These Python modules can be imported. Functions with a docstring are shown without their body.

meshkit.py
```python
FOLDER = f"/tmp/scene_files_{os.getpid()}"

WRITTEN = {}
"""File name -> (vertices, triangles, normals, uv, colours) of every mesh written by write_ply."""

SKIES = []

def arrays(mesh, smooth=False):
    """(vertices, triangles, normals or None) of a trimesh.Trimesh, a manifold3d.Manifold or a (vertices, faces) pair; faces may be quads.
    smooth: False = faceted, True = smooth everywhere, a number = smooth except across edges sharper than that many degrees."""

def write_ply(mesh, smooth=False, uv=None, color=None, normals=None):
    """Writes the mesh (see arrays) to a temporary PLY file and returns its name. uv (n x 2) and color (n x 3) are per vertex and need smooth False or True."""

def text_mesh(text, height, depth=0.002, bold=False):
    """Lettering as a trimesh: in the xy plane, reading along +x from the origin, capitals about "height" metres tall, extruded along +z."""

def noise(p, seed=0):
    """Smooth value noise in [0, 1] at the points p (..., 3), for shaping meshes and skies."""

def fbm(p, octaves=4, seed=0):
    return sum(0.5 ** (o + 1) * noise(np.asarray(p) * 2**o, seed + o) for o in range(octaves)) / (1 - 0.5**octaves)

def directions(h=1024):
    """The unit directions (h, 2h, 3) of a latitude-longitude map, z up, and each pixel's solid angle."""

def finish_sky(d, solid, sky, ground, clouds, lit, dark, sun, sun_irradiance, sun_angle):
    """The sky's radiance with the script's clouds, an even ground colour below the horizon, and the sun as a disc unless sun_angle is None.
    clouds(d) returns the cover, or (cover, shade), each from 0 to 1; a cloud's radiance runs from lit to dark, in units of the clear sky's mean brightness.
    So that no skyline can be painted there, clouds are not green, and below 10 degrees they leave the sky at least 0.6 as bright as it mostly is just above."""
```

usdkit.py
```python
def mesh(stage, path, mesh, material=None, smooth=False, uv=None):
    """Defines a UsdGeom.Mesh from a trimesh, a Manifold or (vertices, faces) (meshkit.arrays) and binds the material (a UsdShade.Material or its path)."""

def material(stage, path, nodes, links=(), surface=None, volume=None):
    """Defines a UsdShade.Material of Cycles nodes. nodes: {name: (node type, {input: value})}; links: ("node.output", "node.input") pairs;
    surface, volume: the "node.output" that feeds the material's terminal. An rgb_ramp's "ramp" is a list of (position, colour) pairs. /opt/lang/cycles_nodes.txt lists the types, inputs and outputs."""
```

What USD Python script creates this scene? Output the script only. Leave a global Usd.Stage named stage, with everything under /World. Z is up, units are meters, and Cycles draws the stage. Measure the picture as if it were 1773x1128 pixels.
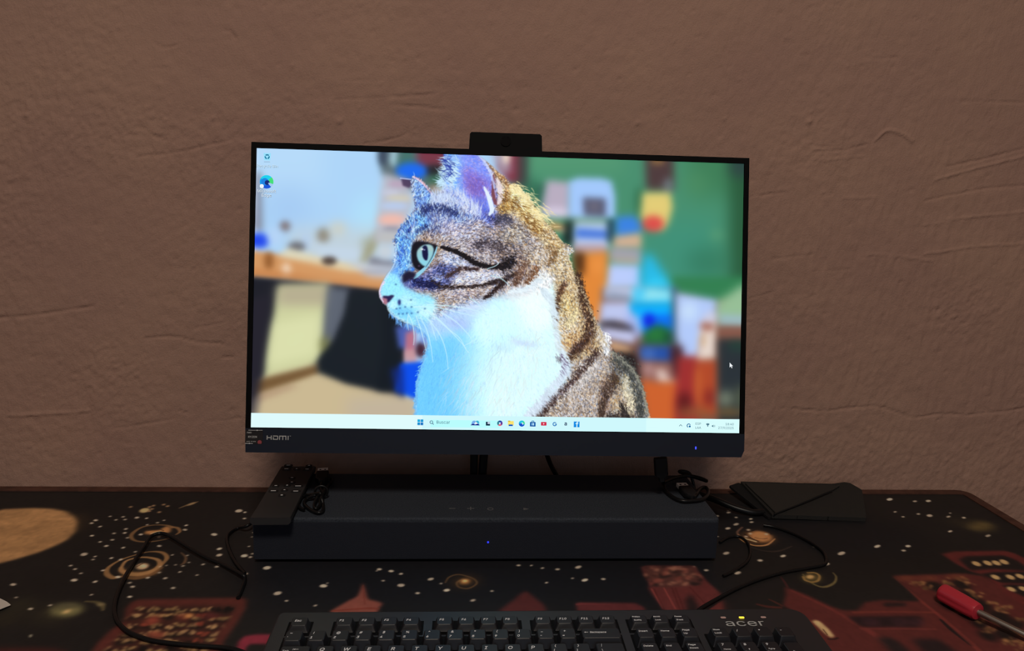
import math
import numpy as np
import trimesh
import shapely
import shapely.geometry as sg
import meshkit
import usdkit
from pxr import Gf, Sdf, Usd, UsdGeom, UsdLux, UsdShade, Vt

stage = Usd.Stage.CreateInMemory()
UsdGeom.SetStageUpAxis(stage, "Z")
world = UsdGeom.Xform.Define(stage, "/World")
UsdGeom.Scope.Define(stage, "/World/Looks")

# ---------------------------------------------------------------- camera, light, exposure
TABLE = 0.75                     # height of the table top
EYE = np.array([0, 0, TABLE+.39063])
PITCH, ROLL, YAW, FPX = math.radians(10), .02946, .06615, 1300.0
FWD = np.array([math.sin(YAW)*math.cos(PITCH), math.cos(YAW)*math.cos(PITCH), -math.sin(PITCH)])
_r = np.array([math.cos(YAW), -math.sin(YAW), 0])
_u = np.cross(_r, FWD)
RIGHT, UP = _r*math.cos(ROLL)+_u*math.sin(ROLL), -_r*math.sin(ROLL)+_u*math.cos(ROLL)
cam = UsdGeom.Camera.Define(stage, "/World/camera")
m = np.eye(4)
m[0, :3], m[1, :3], m[2, :3], m[3, :3] = RIGHT, UP, -FWD, EYE
cam.AddTransformOp().Set(Gf.Matrix4d(*m.ravel().tolist()))
cam.CreateHorizontalApertureAttr(36.0)
cam.CreateFocalLengthAttr(36.0*FPX/1773)
cam.CreateClippingRangeAttr((.02, 100))
EXPOSURE = 0.0
cam.CreateExposureAttr(EXPOSURE)
LAMP = (.0, -.50, 2.50)         # the room's one ceiling lamp, over the viewer
LAMP_POWER, LAMP_COLOR = 44.0, (1.0, .87, .72)
lamp_light = UsdLux.DiskLight.Define(stage, "/World/ceiling_lamp/light")
lamp_light.CreateRadiusAttr(.21)
lamp_light.CreateIntensityAttr(LAMP_POWER)
lamp_light.CreateColorAttr(LAMP_COLOR)
lamp_light.AddTranslateOp().Set((0, 0, -.062))

fill_light = UsdLux.RectLight.Define(stage, "/World/added_fill_light")   # added bluish fill light behind the viewer, brightens the shadows
fill_light.CreateWidthAttr(1.30); fill_light.CreateHeightAttr(1.20)
fill_light.CreateIntensityAttr(.85)
fill_light.CreateColorAttr((.52, .74, 1.0))
fill_light.AddTranslateOp().Set((.1, -2.04, 1.55))
fill_light.AddRotateXOp().Set(90.0)

def ray(px, py):
    return FWD+RIGHT*(px-886.5)/FPX+UP*(564-py)/FPX
def on_table(px, py, z=0.):
    """The point at height z over the table top that the photograph shows at a pixel."""
    d = ray(px, py)
    return EYE+d*((TABLE+z-EYE[2])/d[2])
def on_wall(px, py, y):
    d = ray(px, py)
    return EYE+d*(y/d[1])

# ---------------------------------------------------------------- helpers
names = {}
def numbered(path):
    k = names.get(path, 0)
    names[path] = k+1
    return path if k == 0 else f"{path}_{k:03d}"
def tag(prim, label=None, cat=None, group=None, kind=None):
    p = prim.GetPrim() if hasattr(prim, "GetPrim") else prim
    for k, v in (("label", label), ("category", cat), ("group", group), ("kind", kind)):
        if v:
            p.SetCustomDataByKey(k, v)
    return p
BASE = {}
def thing(name, label, cat, loc, group=None):
    path = numbered("/World/"+name)
    x = UsdGeom.Xform.Define(stage, path)
    x.AddTranslateOp().Set(tuple(map(float, loc)))
    BASE[path] = np.array(loc, float)
    tag(x, label, cat, group)
    return path
def part(parent, name, mesh, mat, smooth=30, label=None, kind=None, world_space=True):
    """A mesh given in world coordinates, as a child of a thing or of a part."""
    path = numbered(f"{parent}/{name}")
    base = BASE[parent]
    BASE[path] = base
    v, f = (mesh.vertices, mesh.faces) if hasattr(mesh, "vertices") else mesh
    v = np.array(v, float)-(base if world_space else 0)
    usdkit.mesh(stage, path, (v, np.array(f)), mat, smooth=smooth)
    tag(stage.GetPrimAtPath(path), label, kind=kind)
    return path
def single(name, mesh, mat, label=None, cat=None, kind=None, smooth=30):
    path = numbered("/World/"+name)
    c = mesh.vertices if hasattr(mesh, "vertices") else mesh[0]
    f = mesh.faces if hasattr(mesh, "faces") else mesh[1]
    usdkit.mesh(stage, path, (np.array(c), np.array(f)), mat, smooth=smooth)
    tag(stage.GetPrimAtPath(path), label, cat, kind=kind)
    return path
cat_ = trimesh.util.concatenate
def xf(mesh, M=None, t=None):
    mesh = mesh.copy()
    if M is not None:
        mesh.apply_transform(np.asarray(M, float))
    if t is not None:
        mesh.apply_translation(t)
    return mesh
def cube(x0, y0, z0, x1, y1, z1):
    b = trimesh.creation.box([x1-x0, y1-y0, z1-z0])
    b.apply_translation([(x0+x1)/2, (y0+y1)/2, (z0+z1)/2])
    return b
def rounded_rect(w, h, r, n=5):
    r = min(r, w/2-1e-6, h/2-1e-6)
    out = []
    for cx, cy, a in ((w/2-r, h/2-r, 0), (-w/2+r, h/2-r, 90), (-w/2+r, -h/2+r, 180), (w/2-r, -h/2+r, 270)):
        for t in np.linspace(a, a+90, n):
            out.append((cx+r*math.cos(math.radians(t)), cy+r*math.sin(math.radians(t))))
    return np.array(out)
def loft(rings, cap0=True, cap1=True):
    """Rings of equal length (n,3), counter-clockwise seen from the last one."""
    n = len(rings[0])
    V = np.vstack(rings)
    F = []
    for k in range(len(rings)-1):
        for i in range(n):
            a, b = k*n+i, k*n+(i+1) % n
            F += [(a, b, b+n), (a, b+n, a+n)]
    for on, k in ((cap0, 0), (cap1, len(rings)-1)):
        if on:
            c = len(V)
            V = np.vstack([V, rings[k].mean(0)])
            for i in range(n):
                a, b = k*n+i, k*n+(i+1) % n
                F.append((c, b, a) if k == 0 else (c, a, b))
    return trimesh.Trimesh(V, F, process=False)
def slab(outline, z0, z1, r=.001, steps=3):
    """An outline (n,2) raised from z0 to z1 with rounded upper and lower edges."""
    P = sg.Polygon(outline)
    rings = []
    O = np.array(outline)
    n1 = np.roll(O, -1, 0)-O
    nrm = np.stack([n1[:, 1], -n1[:, 0]], 1)/np.linalg.norm(n1, axis=1)[:, None]
    nv = nrm+np.roll(nrm, 1, 0)
    nv /= np.maximum((nv*nrm).sum(1), .35)[:, None]
    if P.exterior.is_ccw is False:
        nv = -nv
    for k in range(steps+1):
        a = k/steps*math.pi/2
        rings.append(np.column_stack([O-nv*r*(1-math.sin(a)), np.full(len(O), z0+r*(1-math.cos(a)))]))
    for k in range(steps+1):
        a = k/steps*math.pi/2
        rings.append(np.column_stack([O-nv*r*(1-math.cos(a)), np.full(len(O), z1-r*(1-math.sin(a)))]))
    return loft(rings)
def tube(pts, r, n=8, closed=False, sub=8):
    P = spline(np.asarray(pts, float), sub, closed) if len(pts) > 2 else np.asarray(pts, float)
    T = np.gradient(P, axis=0)
    if closed:
        T = np.roll(P, -1, 0)-np.roll(P, 1, 0)
    T /= np.linalg.norm(T, axis=1)[:, None]
    N = np.cross(T[0], [0.31, .2, .93]); N /= np.linalg.norm(N)
    rings, rr = [], np.interp(np.linspace(0, 1, len(P)), np.linspace(0, 1, np.size(r)), np.atleast_1d(r))
    for p, t, q in zip(P, T, rr):
        N = N-t*(N@t); N /= np.linalg.norm(N)
        B = np.cross(t, N)
        a = np.linspace(0, 2*np.pi, n, endpoint=False)[:, None]
        rings.append(p+q*(np.cos(a)*N+np.sin(a)*B))
    if closed:
        rings.append(rings[0])
    return loft(rings, not closed, not closed)
def text(s, height, bold=False, depth=.00012, align="l", squash=1.):
    t = meshkit.text_mesh(s, height, depth, bold)
    if align == "c":
        t.apply_translation([-t.bounds[:, 0].mean(), 0, 0])
    elif align == "r":
        t.apply_translation([-t.bounds[1, 0], 0, 0])
    t.apply_scale([squash, 1, 1])
    return t

# ---------------------------------------------------------------- materials
def look(name, color, rough=.5, spec=.5, metal=0., bump=None, vary=None, coat=0., emit=None, strength=0.):
    nodes = {"p": ("principled_bsdf", {"base_color": color, "roughness": rough, "specular_ior_level": spec, "metallic": metal, "coat_weight": coat})}
    links = []
    if emit is not None:
        nodes["p"][1].update(emission_color=emit, emission_strength=strength)
    if bump or vary:
        nodes["tc"] = ("texture_coordinate", {})
    if bump:
        nodes["n"] = ("noise_texture", {"scale": bump[0], "detail": 3.0})
        nodes["b"] = ("bump", {"strength": bump[1], "distance": bump[2]})
        links += [("tc.object", "n.vector"), ("n.fac", "b.height"), ("b.normal", "p.normal")]
    if vary:
        nodes["v"] = ("noise_texture", {"scale": vary[0], "detail": 4.0})
        nodes["r"] = ("rgb_ramp", {"ramp": [(.35, vary[1]), (.65, vary[2])]})
        links += [("tc.object", "v.vector"), ("v.fac", "r.fac"), ("r.color", "p.base_color")]
    return usdkit.material(stage, "/World/Looks/"+name, nodes, links, surface="p.BSDF")
M = {}
M["black_plastic"] = look("black_plastic", (.010, .010, .012), .5, .3, bump=(900, .12, .0004))
M["bezel"] = look("bezel", (.003, .003, .0035), .6, .08)
M["chin"] = look("chin", (.011, .015, .028), .5, .25, bump=(1400, .1, .0003))
M["satin"] = look("satin", (.02, .02, .023), .5, .5)
M["cord"] = look("cord", (.006, .006, .007), .36, .28)
M["speaker"] = look("speaker_shell", (.030, .030, .033), .7, .2, bump=(1600, .5, .0008), vary=(700, (.023, .028, .038), (.042, .050, .066)))
M["mesh_cloth"] = look("mesh_cloth", (.015, .018, .029), .8, .3, bump=(2500, .7, .0008))
M["pouch"] = look("pouch_cloth", (.020, .019, .018), .75, .3, bump=(1200, .5, .0007))
M["pouch_dark"] = look("pouch_lining", (.008, .008, .009), .8, .25, bump=(1200, .4, .0006))
M["silver"] = look("silver", (.92, .92, .92), .4, .6, .05)
M["key"] = look("key_plastic", (.012, .012, .016), .45, .4, bump=(1800, .15, .0003))
M["kbd"] = look("keyboard_shell", (.018, .018, .022), .42, .5, bump=(1500, .2, .0003))
M["print"] = look("white_print", (.72, .72, .74), .6, .3)
M["grey_print"] = look("grey_print", (.42, .42, .42), .55, .3)
M["dim_print"] = look("dim_print", (.12, .12, .13), .6, .3)
M["paper"] = look("paper", (.62, .56, .50), .9, .2)
M["red_plastic"] = look("red_plastic", (.50, .03, .05), .35, .5)
M["steel"] = look("steel", (.50, .47, .43), .32, .5, 1.0)
M["edge"] = look("table_edge", (.075, .030, .020), .6, .4, vary=(60, (.055, .022, .015), (.10, .04, .027)))
M["wood"] = look("table_wood", (.10, .05, .03), .6, .4, vary=(40, (.08, .04, .022), (.13, .065, .04)))
M["led_blue"] = look("blue_light", (.01, .01, .05), .4, emit=(.03, .05, 1.), strength=1.0)
M["led_blue_core"] = look("blue_light_core", (.01, .01, .05), .4, emit=(.10, .14, 1.), strength=1.0)
M["led_yellow"] = look("yellow_light", (.3, .25, .02), .4, emit=(1., .72, .05), strength=1.3)
M["led_off"] = look("unlit_light", (.55, .36, .33), .4, .4)
M["lamp_shade"] = look("lamp_shade", (.8, .78, .74), .6)
M["plaster"] = None
# ---------------------------------------------------------------- a small painter: colours per grid point of a flat print
from scipy.ndimage import gaussian_filter

def homography(src, dst):
    A = []
    for (x, y), (u, v) in zip(src, dst):
        A += [[x, y, 1, 0, 0, 0, -u*x, -u*y], [0, 0, 0, x, y, 1, -v*x, -v*y]]
    h = np.linalg.solve(np.array(A, float), np.array(dst, float).ravel())
    return np.append(h, 1).reshape(3, 3)

def spline(pts, n=10, closed=False):
    P = np.asarray(pts, float)
    if len(P) < 3:
        return P
    Q = np.vstack([P[-1:], P, P[:2]]) if closed else np.vstack([2*P[0]-P[1], P, 2*P[-1]-P[-2]])
    out = []
    for i in range(1, len(Q)-2):
        a, b, c, d = Q[i-1:i+3]
        t = np.linspace(0, 1, n, endpoint=False)[:, None]
        out.append(.5*(2*b+(c-a)*t+(2*a-5*b+4*c-d)*t**2+(3*b-a-3*c+d)*t**3))
    if not closed:
        out.append(Q[-2][None])
    return np.vstack(out)

class Print:
    """A w x h grid of sRGB colours. Points are given in the coordinates that M turns into grid positions; lengths in grid steps."""
    def __init__(s, w, h, M, base):
        s.w, s.h, s.M, s.a = w, h, M, np.ones((h, w, 3))*(np.array(base)/255.)
        s.rng = np.random.default_rng(5)
    def cover(s, pts, ss=3):
        P = s.M(np.asarray(pts, float))*ss
        x0, y0 = np.floor(P.min(0)/ss).astype(int)-1
        x1, y1 = np.ceil(P.max(0)/ss).astype(int)+1
        x0, y0, x1, y1 = max(x0, 0), max(y0, 0), min(x1, s.w), min(y1, s.h)
        if x1 <= x0 or y1 <= y0:
            return None
        W, H = (x1-x0)*ss, (y1-y0)*ss
        P = P-np.array([x0, y0])*ss
        D = np.zeros((H, W+1), np.int32)
        for a, b in zip(P, np.roll(P, -1, 0)):
            if a[1] == b[1]:
                continue
            if a[1] > b[1]:
                a, b = b, a
            r = np.arange(max(0, int(np.ceil(a[1]-.5))), min(H, int(np.ceil(b[1]-.5))))
            if len(r):
                x = a[0]+(r+.5-a[1])*(b[0]-a[0])/(b[1]-a[1])
                np.add.at(D, (r, np.clip(np.ceil(x-.5), 0, W).astype(int)), 1)
        m = (np.cumsum(D, 1)[:, :W] % 2).astype(float)
        return x0, y0, m.reshape(H//ss, ss, W//ss, ss).mean((1, 3))
    def lay(s, x0, y0, m, col, alpha=1., clip=None):
        h, w = m.shape
        m = m*alpha
        if clip is not None:
            m = m*clip[y0:y0+h, x0:x0+w]
        c = np.asarray(col, float)/255.
        v = s.a[y0:y0+h, x0:x0+w]
        v += (c-v)*m[..., None]
    def mask(s, pts, blur=0, curve=False):
        out = np.zeros((s.h, s.w))
        c = s.cover(spline(pts, 8, True) if curve else pts)
        if c:
            out[c[1]:c[1]+c[2].shape[0], c[0]:c[0]+c[2].shape[1]] = c[2]
        return gaussian_filter(out, blur) if blur else out
    def poly(s, pts, col, blur=0, alpha=1., curve=False, clip=None):
        c = s.cover(spline(pts, 8, True) if curve else pts)
        if c is None:
            return
        x0, y0, m = c
        if blur:
            p = int(3*blur)+1
            X0, Y0 = max(0, x0-p), max(0, y0-p)
            X1, Y1 = min(s.w, x0+m.shape[1]+p), min(s.h, y0+m.shape[0]+p)
            # where the shape runs off the print it is continued, so that blurring leaves no pale rim
            m = np.pad(m, ((y0-Y0, Y1-y0-m.shape[0]), (x0-X0, X1-x0-m.shape[1])))
            m = gaussian_filter(m, blur, mode="nearest")
            x0, y0 = X0, Y0
        s.lay(x0, y0, m, col, alpha, clip)
    def oval(s, x, y, rx, ry, col, blur=0, alpha=1., rot=0., clip=None):
        t = np.linspace(0, 2*np.pi, 28, endpoint=False)
        c, q = np.cos(np.radians(rot)), np.sin(np.radians(rot))
        e, f = rx*np.cos(t), ry*np.sin(t)
        s.poly(np.stack([x+e*c-f*q, y+e*q+f*c], 1), col, blur, alpha, clip=clip)
    def line(s, pts, width, col, soft=1., alpha=1., curve=True, clip=None):
        """width: one number or one per point (spread along the line)."""
        P = np.asarray(pts, float)
        P = s.M(spline(P, 8) if curve and len(P) > 2 else P)
        wd = np.interp(np.linspace(0, 1, len(P)), np.linspace(0, 1, np.size(width)), np.atleast_1d(width))
        p = wd.max()/2+soft+2
        x0, y0 = np.maximum(np.floor(P.min(0)-p), 0).astype(int)
        x1, y1 = np.minimum(np.ceil(P.max(0)+p), [s.w, s.h]).astype(int)
        if x1 <= x0 or y1 <= y0:
            return
        gx, gy = np.meshgrid(np.arange(x0, x1)+.5, np.arange(y0, y1)+.5)
        m = np.zeros(gx.shape)
        for i in range(len(P)-1):
            a, b = P[i], P[i+1]
            d = b-a
            t = np.clip(((gx-a[0])*d[0]+(gy-a[1])*d[1])/max(d@d, 1e-9), 0, 1)
            r = np.hypot(gx-a[0]-t*d[0], gy-a[1]-t*d[1])
            m = np.maximum(m, np.clip((wd[i]*(1-t)+wd[i+1]*t-2*r)/(2*soft)+.5, 0, 1))
        s.lay(x0, y0, m, col, alpha, clip)
    def hairs(s, pos, ang, length, col, alpha=.8, bend=.25, layers=26):
        """Tapered one-step-wide hairs; pos in grid steps, painted in layers so that later ones lie on top."""
        n = len(pos)
        order = s.rng.permutation(n)
        bends = s.rng.normal(0, bend, n)
        length, alpha = np.broadcast_to(length, n), np.broadcast_to(alpha, n)
        pad = length.max()+2
        lo = np.clip(np.floor(pos.min(0)-pad), 0, [s.w-1, s.h-1]).astype(int)
        hi = np.clip(np.ceil(pos.max(0)+pad), lo+1, [s.w, s.h]).astype(int)
        gw, gh = hi-lo
        view = s.a[lo[1]:hi[1], lo[0]:hi[0]]
        pos = pos-lo
        for part in np.array_split(order, layers):
            K = int(np.ceil(length[part].max()*1.3))+1
            p, a = pos[part].copy(), ang[part].copy()
            st = length[part]/K
            ids, ws, cs = [], [], []
            for k in range(K):
                f = k/(K-1)
                w = (1-f**2*.85)*alpha[part]/1.3
                ix, iy = np.floor(p[:, 0]).astype(int), np.floor(p[:, 1]).astype(int)
                fx, fy = p[:, 0]-ix, p[:, 1]-iy
                for dx, dy, q in ((0, 0, (1-fx)*(1-fy)), (1, 0, fx*(1-fy)), (0, 1, (1-fx)*fy), (1, 1, fx*fy)):
                    X, Y = ix+dx, iy+dy
                    ok = (X >= 0) & (X < gw) & (Y >= 0) & (Y < gh)
                    ids.append((Y*gw+X)[ok]); ws.append((w*q)[ok]); cs.append(col[part][ok])
                p += np.stack([np.cos(a), np.sin(a)], 1)*st[:, None]
                a += bends[part]/K
            ids, ws, cs = np.concatenate(ids), np.concatenate(ws), np.concatenate(cs)
            n_ = gw*gh
            acc = np.bincount(ids, ws, n_)
            ca = np.stack([np.bincount(ids, ws*cs[:, k], n_) for k in range(3)], 1)/np.maximum(acc, 1e-6)[:, None]
            view += (ca.reshape(gh, gw, 3)-view)*np.clip(acc, 0, 1).reshape(gh, gw, 1)

def linear(c):
    c = np.clip(c, 0, 1)
    return np.where(c < .04045, c/12.92, ((c+.055)/1.055)**2.4)
# ---------------------------------------------------------------- the picture on the monitor: a tabby cat before a blurred room
SW, SH = 900, 506
H_SCREEN = homography([(445, 256.5), (1288, 283.5), (434.5, 740.5), (1279.5, 752.5)], [(0, 0), (SW, 0), (0, SH), (SW, SH)])
def on_screen(p):
    q = np.column_stack([p, np.ones(len(p))])@H_SCREEN.T
    return q[:, :2]/q[:, 2:]
S = Print(SW, SH, on_screen, (172, 212, 248))

def box(x0, y0, x1, y1):
    return [(x0, y0), (x1, y0), (x1, y1), (x0, y1)]
# --- blurred room, left of the cat
S.poly(box(420, 240, 560, 330), (188, 222, 250), 22, .6)
S.oval(500, 360, 40, 40, (160, 196, 240), 22, .6)
S.oval(640, 380, 30, 45, (176, 228, 252), 18, .8)
S.poly(box(500, 395, 660, 470), (196, 208, 214), 14, .8)
S.poly([(425, 300), (453, 298), (456, 400), (425, 405)], (122, 124, 140), 6, .8)
S.poly(box(425, 255, 446, 470), (216, 228, 250), 2, .5)
S.poly(box(425, 330, 443, 395), (80, 84, 110), 4, .6)
S.oval(494, 392, 9, 9, (120, 100, 98), 5, .9)
S.oval(560, 408, 11, 13, (136, 126, 108), 6, .9)
S.oval(530, 418, 7, 16, (178, 205, 240), 6, .8)
S.oval(585, 396, 15, 12, (212, 206, 182), 8, .7)
S.oval(450, 417, 17, 13, (30, 70, 235), 5, 1)
S.oval(475, 410, 12, 16, (186, 212, 246), 6, .7)
S.oval(514, 428, 15, 9, (98, 98, 104), 5, .95)
S.poly([(540, 425), (640, 432), (650, 452), (560, 450)], (196, 214, 232), 6, .9)
S.poly([(655, 395), (668, 398), (634, 458), (620, 455)], (160, 158, 124), 5, .8)
S.poly([(625, 415), (652, 405), (645, 440), (628, 445)], (150, 146, 110), 7, .5)
S.poly([(640, 445), (685, 452), (682, 468), (636, 462)], (112, 112, 126), 5, .9)
S.oval(668, 436, 14, 14, (206, 208, 212), 6, .8)
# desk
S.poly([(425, 432), (560, 452), (700, 480), (700, 512), (620, 504), (500, 487), (425, 480)], (212, 152, 98), 4)
S.poly([(500, 430), (560, 448), (620, 460), (640, 470), (600, 470), (540, 456), (480, 444)], (226, 216, 182), 5, .9)
S.poly([(600, 455), (690, 462), (690, 484), (640, 480)], (196, 200, 210), 6, .9)
S.oval(655, 471, 30, 4, (150, 158, 180), 4, .6)
S.oval(570, 452, 13, 7, (66, 52, 48), 4, .95)
S.oval(466, 452, 8, 16, (138, 84, 40), 5, .9)
S.oval(496, 468, 8, 13, (240, 216, 192), 5, .9)
S.poly([(425, 462), (500, 472), (560, 482), (660, 496), (660, 500), (425, 478)], (200, 130, 76), 4, .7)
# under the desk
S.poly([(420, 478), (512, 486), (656, 502), (700, 505), (700, 730), (420, 730)], (26, 28, 38), 3)
S.poly([(482, 494), (570, 492), (566, 560), (560, 610), (540, 640), (455, 662), (462, 600), (474, 540)], (206, 210, 160), 6)
S.poly([(482, 494), (572, 492), (570, 530), (480, 530)], (176, 164, 140), 9, .8)
S.poly([(474, 560), (556, 545), (548, 615), (462, 635)], (222, 226, 176), 9, .8)
S.poly([(566, 496), (606, 500), (598, 545), (578, 592), (560, 606), (560, 560)], (100, 108, 122), 6, .9)
S.oval(563, 598, 10, 16, (124, 126, 66), 6, .7)
S.poly([(440, 660), (470, 650), (548, 632), (600, 660), (660, 678), (720, 690), (720, 740), (430, 740), (436, 690)], (202, 184, 146), 6)
S.poly([(600, 690), (724, 684), (724, 740), (600, 740)], (188, 176, 162), 12, .6)
S.poly([(440, 660), (552, 632), (552, 646), (500, 664), (440, 684)], (112, 82, 48), 4, .95)
S.poly([(440, 686), (500, 668), (520, 668), (440, 698)], (160, 122, 100), 5, .6)
S.poly([(425, 520), (470, 510), (452, 660), (440, 725), (425, 725)], (34, 32, 44), 6, .95)
S.poly([(440, 690), (452, 688), (446, 725), (436, 725)], (128, 118, 112), 4, .5)
S.poly([(606, 504), (656, 508), (690, 560), (694, 630), (688, 674), (664, 676), (600, 664), (548, 644), (556, 616), (580, 590), (598, 545)], (20, 28, 36), 5)
S.poly([(660, 520), (690, 560), (694, 630), (690, 676), (650, 676), (664, 600)], (12, 20, 30), 6, .7)
S.poly([(684, 566), (716, 560), (716, 602), (690, 604)], (74, 96, 180), 4, .95)
S.poly([(702, 577), (718, 572), (718, 620), (700, 618)], (190, 112, 132), 3, .95)
S.poly([(700, 608), (720, 604), (722, 632), (698, 632)], (200, 154, 160), 3, .9)
S.oval(728, 606, 9, 14, (60, 24, 40), 3, .95)
S.oval(734, 588, 8, 8, (120, 150, 226), 3, .95)
S.poly([(692, 630), (740, 626), (740, 692), (714, 690), (684, 676)], (0, 78, 238), 3)
S.poly([(676, 640), (698, 634), (700, 690), (684, 680)], (10, 40, 130), 5, .8)
# top, between the wall and the ear
S.poly([(655, 255), (800, 255), (800, 330), (690, 330), (660, 300)], (80, 96, 100), 5, .9)
S.oval(663, 272, 8, 16, (52, 66, 88), 5, .95)
S.oval(682, 275, 8, 14, (172, 212, 226), 5, .9)
S.oval(704, 280, 16, 18, (62, 112, 104), 6, .95)
S.poly(box(722, 255, 800, 292), (120, 48, 66), 6, .95)
S.oval(752, 296, 20, 10, (24, 24, 32), 5, .95)
S.oval(712, 297, 27, 15, (14, 104, 240), 5, 1)
S.oval(760, 314, 22, 11, (44, 104, 78), 6, .95)
S.oval(752, 328, 12, 9, (152, 128, 110), 5, .95)
S.oval(770, 330, 20, 6, (214, 214, 220), 4, .8)
S.poly([(664, 300), (704, 312), (716, 350), (690, 420), (646, 420), (656, 350)], (186, 188, 200), 6, .95)
S.oval(690, 319, 20, 6, (186, 160, 186), 4, .9)
S.oval(676, 334, 16, 4, (206, 208, 232), 4, .8)
S.oval(690, 344, 22, 5, (214, 206, 178), 4, .9)
S.oval(682, 357, 24, 7, (184, 204, 238), 4, .9)
S.oval(678, 381, 24, 10, (240, 186, 172), 5, 1)
S.oval(678, 397, 16, 4, (120, 120, 140), 4, .7)
S.oval(672, 412, 18, 10, (190, 190, 188), 6, .9)
# --- blurred room, right of the cat
S.poly(box(880, 240, 1310, 520), (70, 142, 110), 5)
S.poly(box(900, 240, 1080, 300), (82, 152, 114), 14, .8)
S.poly(box(1110, 380, 1240, 500), (60, 144, 122), 22, .8)
S.poly([(1180, 250), (1310, 250), (1310, 340), (1200, 340)], (56, 118, 76), 20, .7)
S.poly(box(1262, 260, 1310, 520), (36, 84, 54), 12, .9)
S.oval(1278, 290, 16, 18, (44, 62, 66), 9, .8)
S.oval(1240, 408, 12, 10, (94, 158, 116), 7, .6)
S.oval(1205, 318, 20, 20, (76, 140, 96), 12, .6)
S.oval(1225, 455, 40, 26, (44, 112, 84), 16, .6)
S.poly([(866, 258), (906, 258), (906, 318), (880, 318), (860, 290)], (126, 48, 66), 5)
S.poly([(846, 258), (880, 258), (884, 300), (866, 300)], (170, 160, 178), 6, .9)
S.oval(876, 274, 6, 10, (252, 230, 206), 4, .9)
S.poly([(898, 258), (914, 258), (912, 330), (896, 325)], (48, 60, 58), 6, .9)
S.oval(920, 350, 14, 40, (36, 92, 70), 9, .8)
S.poly([(930, 322), (946, 316), (940, 376), (928, 374)], (30, 84, 66), 5, .8)
S.poly([(946, 312), (986, 316), (986, 378), (934, 370)], (184, 172, 192), 5)
S.oval(960, 368, 24, 8, (222, 212, 234), 5, .9)
S.poly([(984, 314), (1000, 308), (1040, 309), (1058, 314), (1064, 340), (1064, 378), (984, 378)], (162, 200, 252), 4)
S.poly([(1008, 342), (1048, 344), (1048, 376), (1010, 374)], (84, 84, 106), 4, .95)
S.oval(1028, 358, 8, 8, (122, 116, 130), 4, .6)
S.poly([(988, 378), (1054, 382), (1054, 392), (988, 390)], (152, 176, 172), 4, .9)
S.poly([(944, 384), (984, 392), (982, 400), (950, 398)], (228, 152, 92), 4)
S.oval(976, 400, 8, 4, (248, 226, 196), 3, .9)
S.poly([(976, 385), (992, 380), (996, 428), (972, 424)], (14, 30, 30), 5, .95)
S.poly([(994, 388), (1054, 388), (1052, 432), (992, 430)], (184, 204, 240), 4)
S.poly([(996, 396), (1053, 400), (1051, 414), (995, 412)], (62, 112, 216), 4, .95)
S.poly([(1050, 380), (1064, 380), (1064, 420), (1050, 420)], (26, 60, 84), 4, .9)
S.poly([(990, 424), (1050, 424), (1048, 444), (990, 442)], (190, 158, 168), 5, .95)
S.poly([(1066, 376), (1098, 374), (1110, 392), (1108, 404), (1066, 414)], (56, 130, 226), 5)
S.poly([(1062, 410), (1110, 404), (1110, 430), (1060, 430)], (212, 176, 146), 5)
S.poly([(1056, 428), (1110, 432), (1110, 456), (1052, 452)], (168, 162, 176), 5, .95)
S.poly([(1060, 448), (1110, 450), (1108, 458), (1060, 456)], (194, 170, 140), 4, .8)
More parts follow.
